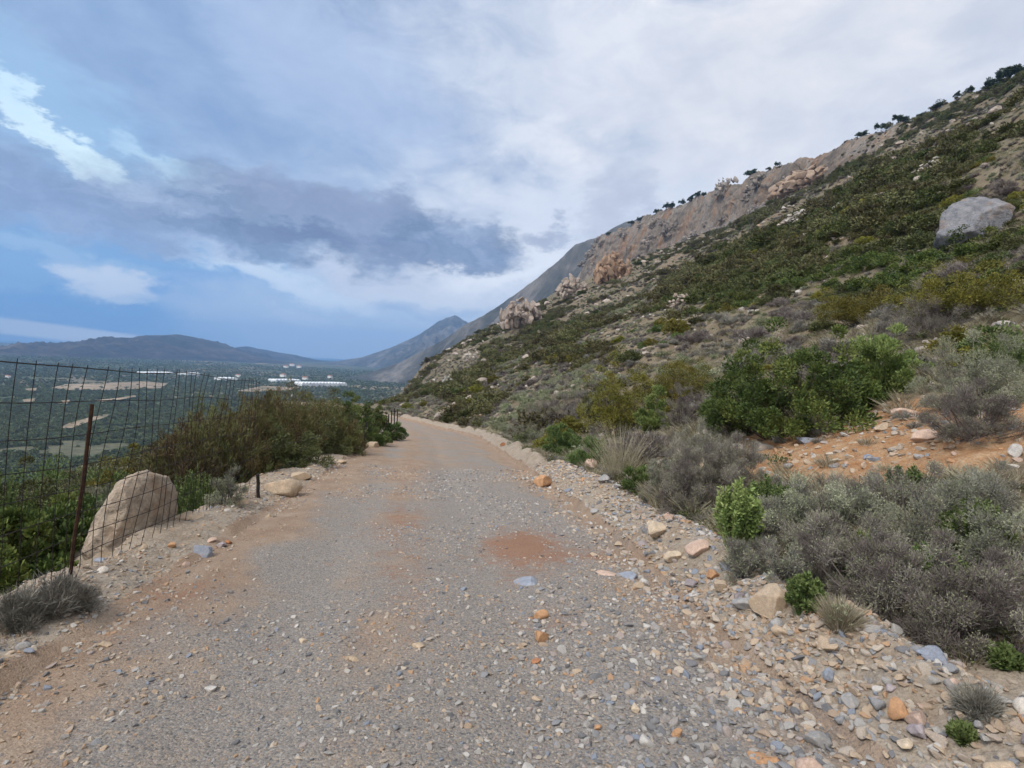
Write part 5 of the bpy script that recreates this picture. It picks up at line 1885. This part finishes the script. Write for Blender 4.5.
for k in range(4):
    if k not in used:
        for c in list(TP[k].children):
            bpy.data.objects.remove(c)
        bpy.data.objects.remove(TP[k])


# ------------------------------------------------------------------ wire fence
def tube(pts, rad, sides=5):
    pts = np.asarray(pts, float)
    n = len(pts)
    d = np.gradient(pts, axis=0)
    d /= np.linalg.norm(d, axis=1, keepdims=True)
    ref = np.where(np.abs(d[:, 2:3]) > .8, np.array([[1.0, 0, 0]]), np.array([[0, 0, 1.0]]))
    a = np.cross(d, ref); a /= np.linalg.norm(a, axis=1, keepdims=True)
    b = np.cross(d, a)
    th = np.linspace(0, 2 * math.pi, sides, endpoint=False)
    V = (pts[:, None] + (a[:, None] * np.cos(th)[None, :, None] + b[:, None] * np.sin(th)[None, :, None]) * (rad if np.isscalar(rad) else np.asarray(rad)[:, None, None])).reshape(-1, 3)
    idx = np.arange(n * sides).reshape(n, sides)
    nx = np.roll(idx, -1, 1)
    Q = np.stack([idx[:-1], nx[:-1], nx[1:], idx[1:]], -1).reshape(-1, 4)
    return V, Q


def build_fence():
    def fx(y):
        return float(road_x(y)) - 2.68 + 0.03 * math.sin(y * 1.7)
    y0, y1 = 2.2, 8.35
    e = empty('wire_fence', (fx(4.2), 4.2, gz(fx(4.2), 4.2)))
    L0 = np.array(e.location)
    lean = .10

    def P(y, h):
        # sagging mesh that leans out over the drop
        x = fx(y)
        g0 = float(road_z(y)) + .06
        top = 1.70 - .05 * math.sin((y - 2) * 1.1) + .10 * sstep(np.array(y), 6.5, 8.3)
        q = h * top
        return np.array([x + lean * q + .03 * math.sin(y * 2.3 + h * 4), y + .02 * math.sin(y * 5 + h * 6) + .05 * h * math.sin(y * 1.3), g0 + q]) - L0
    VV = []; QQ = []; c = 0
    hs = [0, .1, .2, .32, .44, .56, .70, .85, 1.0]
    for h in hs:
        pts = np.array([P(y, h + .006 * math.sin(y * 3 + h * 9)) for y in np.linspace(y0, y1, 60)])
        V, Q = tube(pts, .0034 if h < 1 else .0042, 4)
        VV.append(V); QQ.append(Q + c); c += len(V)
    ys = np.arange(y0, y1 + .01, .165)
    for i, y in enumerate(ys):
        yj = y + rng.normal(0, .012)
        sh = rng.normal(0, .03)
        pts = np.array([P(min(yj + sh * h + .02 * math.sin(h * 7 + i), y1 + .05), h) for h in np.linspace(0, 1.02, 12)])
        V, Q = tube(pts, .0034, 4)
        VV.append(V); QQ.append(Q + c); c += len(V)
    mesh_obj('wire_mesh', np.concatenate(VV), np.concatenate(QQ), M['wire'], e)

    def post(x, y, h, dx, dy, rad, mat):
        b = np.array([x, y, gz(x, y) - .12]) - L0
        t = b + np.array([dx, dy, h + .12])
        pts = np.linspace(b, t, 8) + rng.normal(0, .004, (8, 3))
        V, Q = tube(pts, rad, 6)
        n = len(V)
        F_ = [tuple(q) for q in Q.tolist()] + [tuple(range(n - 6, n))]
        o = mesh_obj('post', V, F_, mat, e)
        return o
    a = hit(68, 584)
    o = post(a[0], a[1], 1.36, .10, .06, .013, M['rust'])
    o['label'] = 'rusty leaning post'
    for (px, py, hp) in ((259, 498, 24), (364, 446, 24), (373, 442, 18), (384, 437, 16), (388, 434, 20), (391, 432, 22), (394, 430, 22), (397, 427, 18)):
        p = hit(px, py)
        post(p[0], p[1], hp / F * p[1], rng.normal(0, .04), 0, .02 + .0006 * p[1], M['wire'])
    # two slack strands along the far posts
    VV = []; QQ = []; c = 0
    for h in (.35, .75):
        pts = []
        for (px, py) in ((250, 500), (259, 498), (364, 446), (373, 442), (384, 437), (391, 432), (397, 427)):
            p = hit(px, py)
            pts.append(np.array([p[0], p[1], p[2] + h]) - L0)
        V, Q = tube(pts, .003, 4)
        VV.append(V); QQ.append(Q + c); c += len(V)
    mesh_obj('strand', np.concatenate(VV), np.concatenate(QQ), M['wire'], e)
    tag(e, 'sagging rusty wire mesh fence along the drop on the left', 'fence')


build_fence()


# ------------------------------------------------------------------ far buildings in the valley
def greenhouse(px0, px1, py, hgt, label):
    a = np.array(on_plain(px0, py)); b = np.array(on_plain(px1, py))
    c = (a + b) / 2
    Lh = np.linalg.norm(b - a); ang = math.atan2(b[1] - a[1], b[0] - a[0])
    e = empty('greenhouse', (c[0], c[1], ZP + 1.0), ang)
    nb = max(3, int(Lh / 9)); D = 34.0
    prof = []
    for i in range(nb):
        for t in np.linspace(0, 1, 6, endpoint=False):
            prof.append((-Lh / 2 + (i + t) * Lh / nb, hgt * (.62 + .38 * math.sin(math.pi * t))))
    prof.append((Lh / 2, hgt * .62))
    prof = np.array(prof)
    n = len(prof)
    V = np.concatenate([np.stack([prof[:, 0], np.full(n, s), prof[:, 1]], -1) for s in (-D / 2, D / 2)])
    Q = [(i, i + 1, n + i + 1, n + i) for i in range(n - 1)]
    mesh_obj('roof', V, Q, M['film'], e)
    V2 = np.concatenate([np.stack([prof[:, 0], np.full(n, s), prof[:, 1] - .02], -1) for s in (-D / 2 + .05, D / 2 - .05)] + [np.stack([prof[:, 0], np.full(n, s), np.full(n, -2.0)], -1) for s in (-D / 2 + .05, D / 2 - .05)])
    Q2 = []
    for k in (0, 1):
        Q2 += [(k * n + i, k * n + i + 1, 2 * n + k * n + i + 1, 2 * n + k * n + i) for i in range(n - 1)]
    Q2 += [(0, n, 3 * n, 2 * n), (n - 1, 2 * n - 1, 4 * n - 1, 3 * n - 1)]
    mesh_obj('wall', V2, Q2, M['film'], e)
    tag(e, label, 'greenhouse')


greenhouse(298, 343, 386, 9, 'long white greenhouse in the valley above the thicket top')
greenhouse(272, 297, 382, 7, 'pale greenhouse left of the long white one')
greenhouse(218, 234, 380, 6, 'white greenhouse in the valley left of the thicket')
greenhouse(141, 170, 374, 5, 'thin white greenhouse strip under the far hill')
greenhouse(182, 196, 375, 6, 'small white greenhouse right of the thin strip')


def house(px, py, wpx, label):
    x, y = on_plain(px, py)
    w = wpx / F * y
    e = empty('house', (x, y, ZP + .8), rng.uniform(-.4, .4))
    h = w * .5; d = w * .7
    V = [(-w / 2, -d / 2, -1), (w / 2, -d / 2, -1), (w / 2, d / 2, -1), (-w / 2, d / 2, -1), (-w / 2, -d / 2, h), (w / 2, -d / 2, h), (w / 2, d / 2, h), (-w / 2, d / 2, h)]
    mesh_obj('wall', V, [(0, 1, 5, 4), (1, 2, 6, 5), (2, 3, 7, 6), (3, 0, 4, 7)], M['plaster'], e)
    k = .06 * w
    V = [(-w / 2 - k, -d / 2 - k, h), (w / 2 + k, -d / 2 - k, h), (w / 2 + k, d / 2 + k, h), (-w / 2 - k, d / 2 + k, h), (-w / 4, 0, h * 1.35), (w / 4, 0, h * 1.35)]
    mesh_obj('roof', V, [(0, 1, 5, 4), (1, 2, 5), (2, 3, 4, 5), (3, 0, 4), (3, 2, 1, 0)], M['tile'], e)
    tag(e, label, 'house')


for px, py, wp, lb in ((286, 368, 4, 'white house at the foot of the far hill, left of a group'), (292, 366, 4, 'white house in the far group, highest on the slope'), (299, 368, 4, 'white house in the far group, rightmost'),
                       (283, 377, 5, 'white house just above the pale greenhouse'), (305, 380, 5, 'white house above the long greenhouse'), (330, 378, 4, 'small house right above the long greenhouse'),
                       (238, 377, 4, 'small white house beyond the left greenhouse'), (8, 378, 4, 'small house in the valley at the left edge')):
    house(px, py, wp, lb)
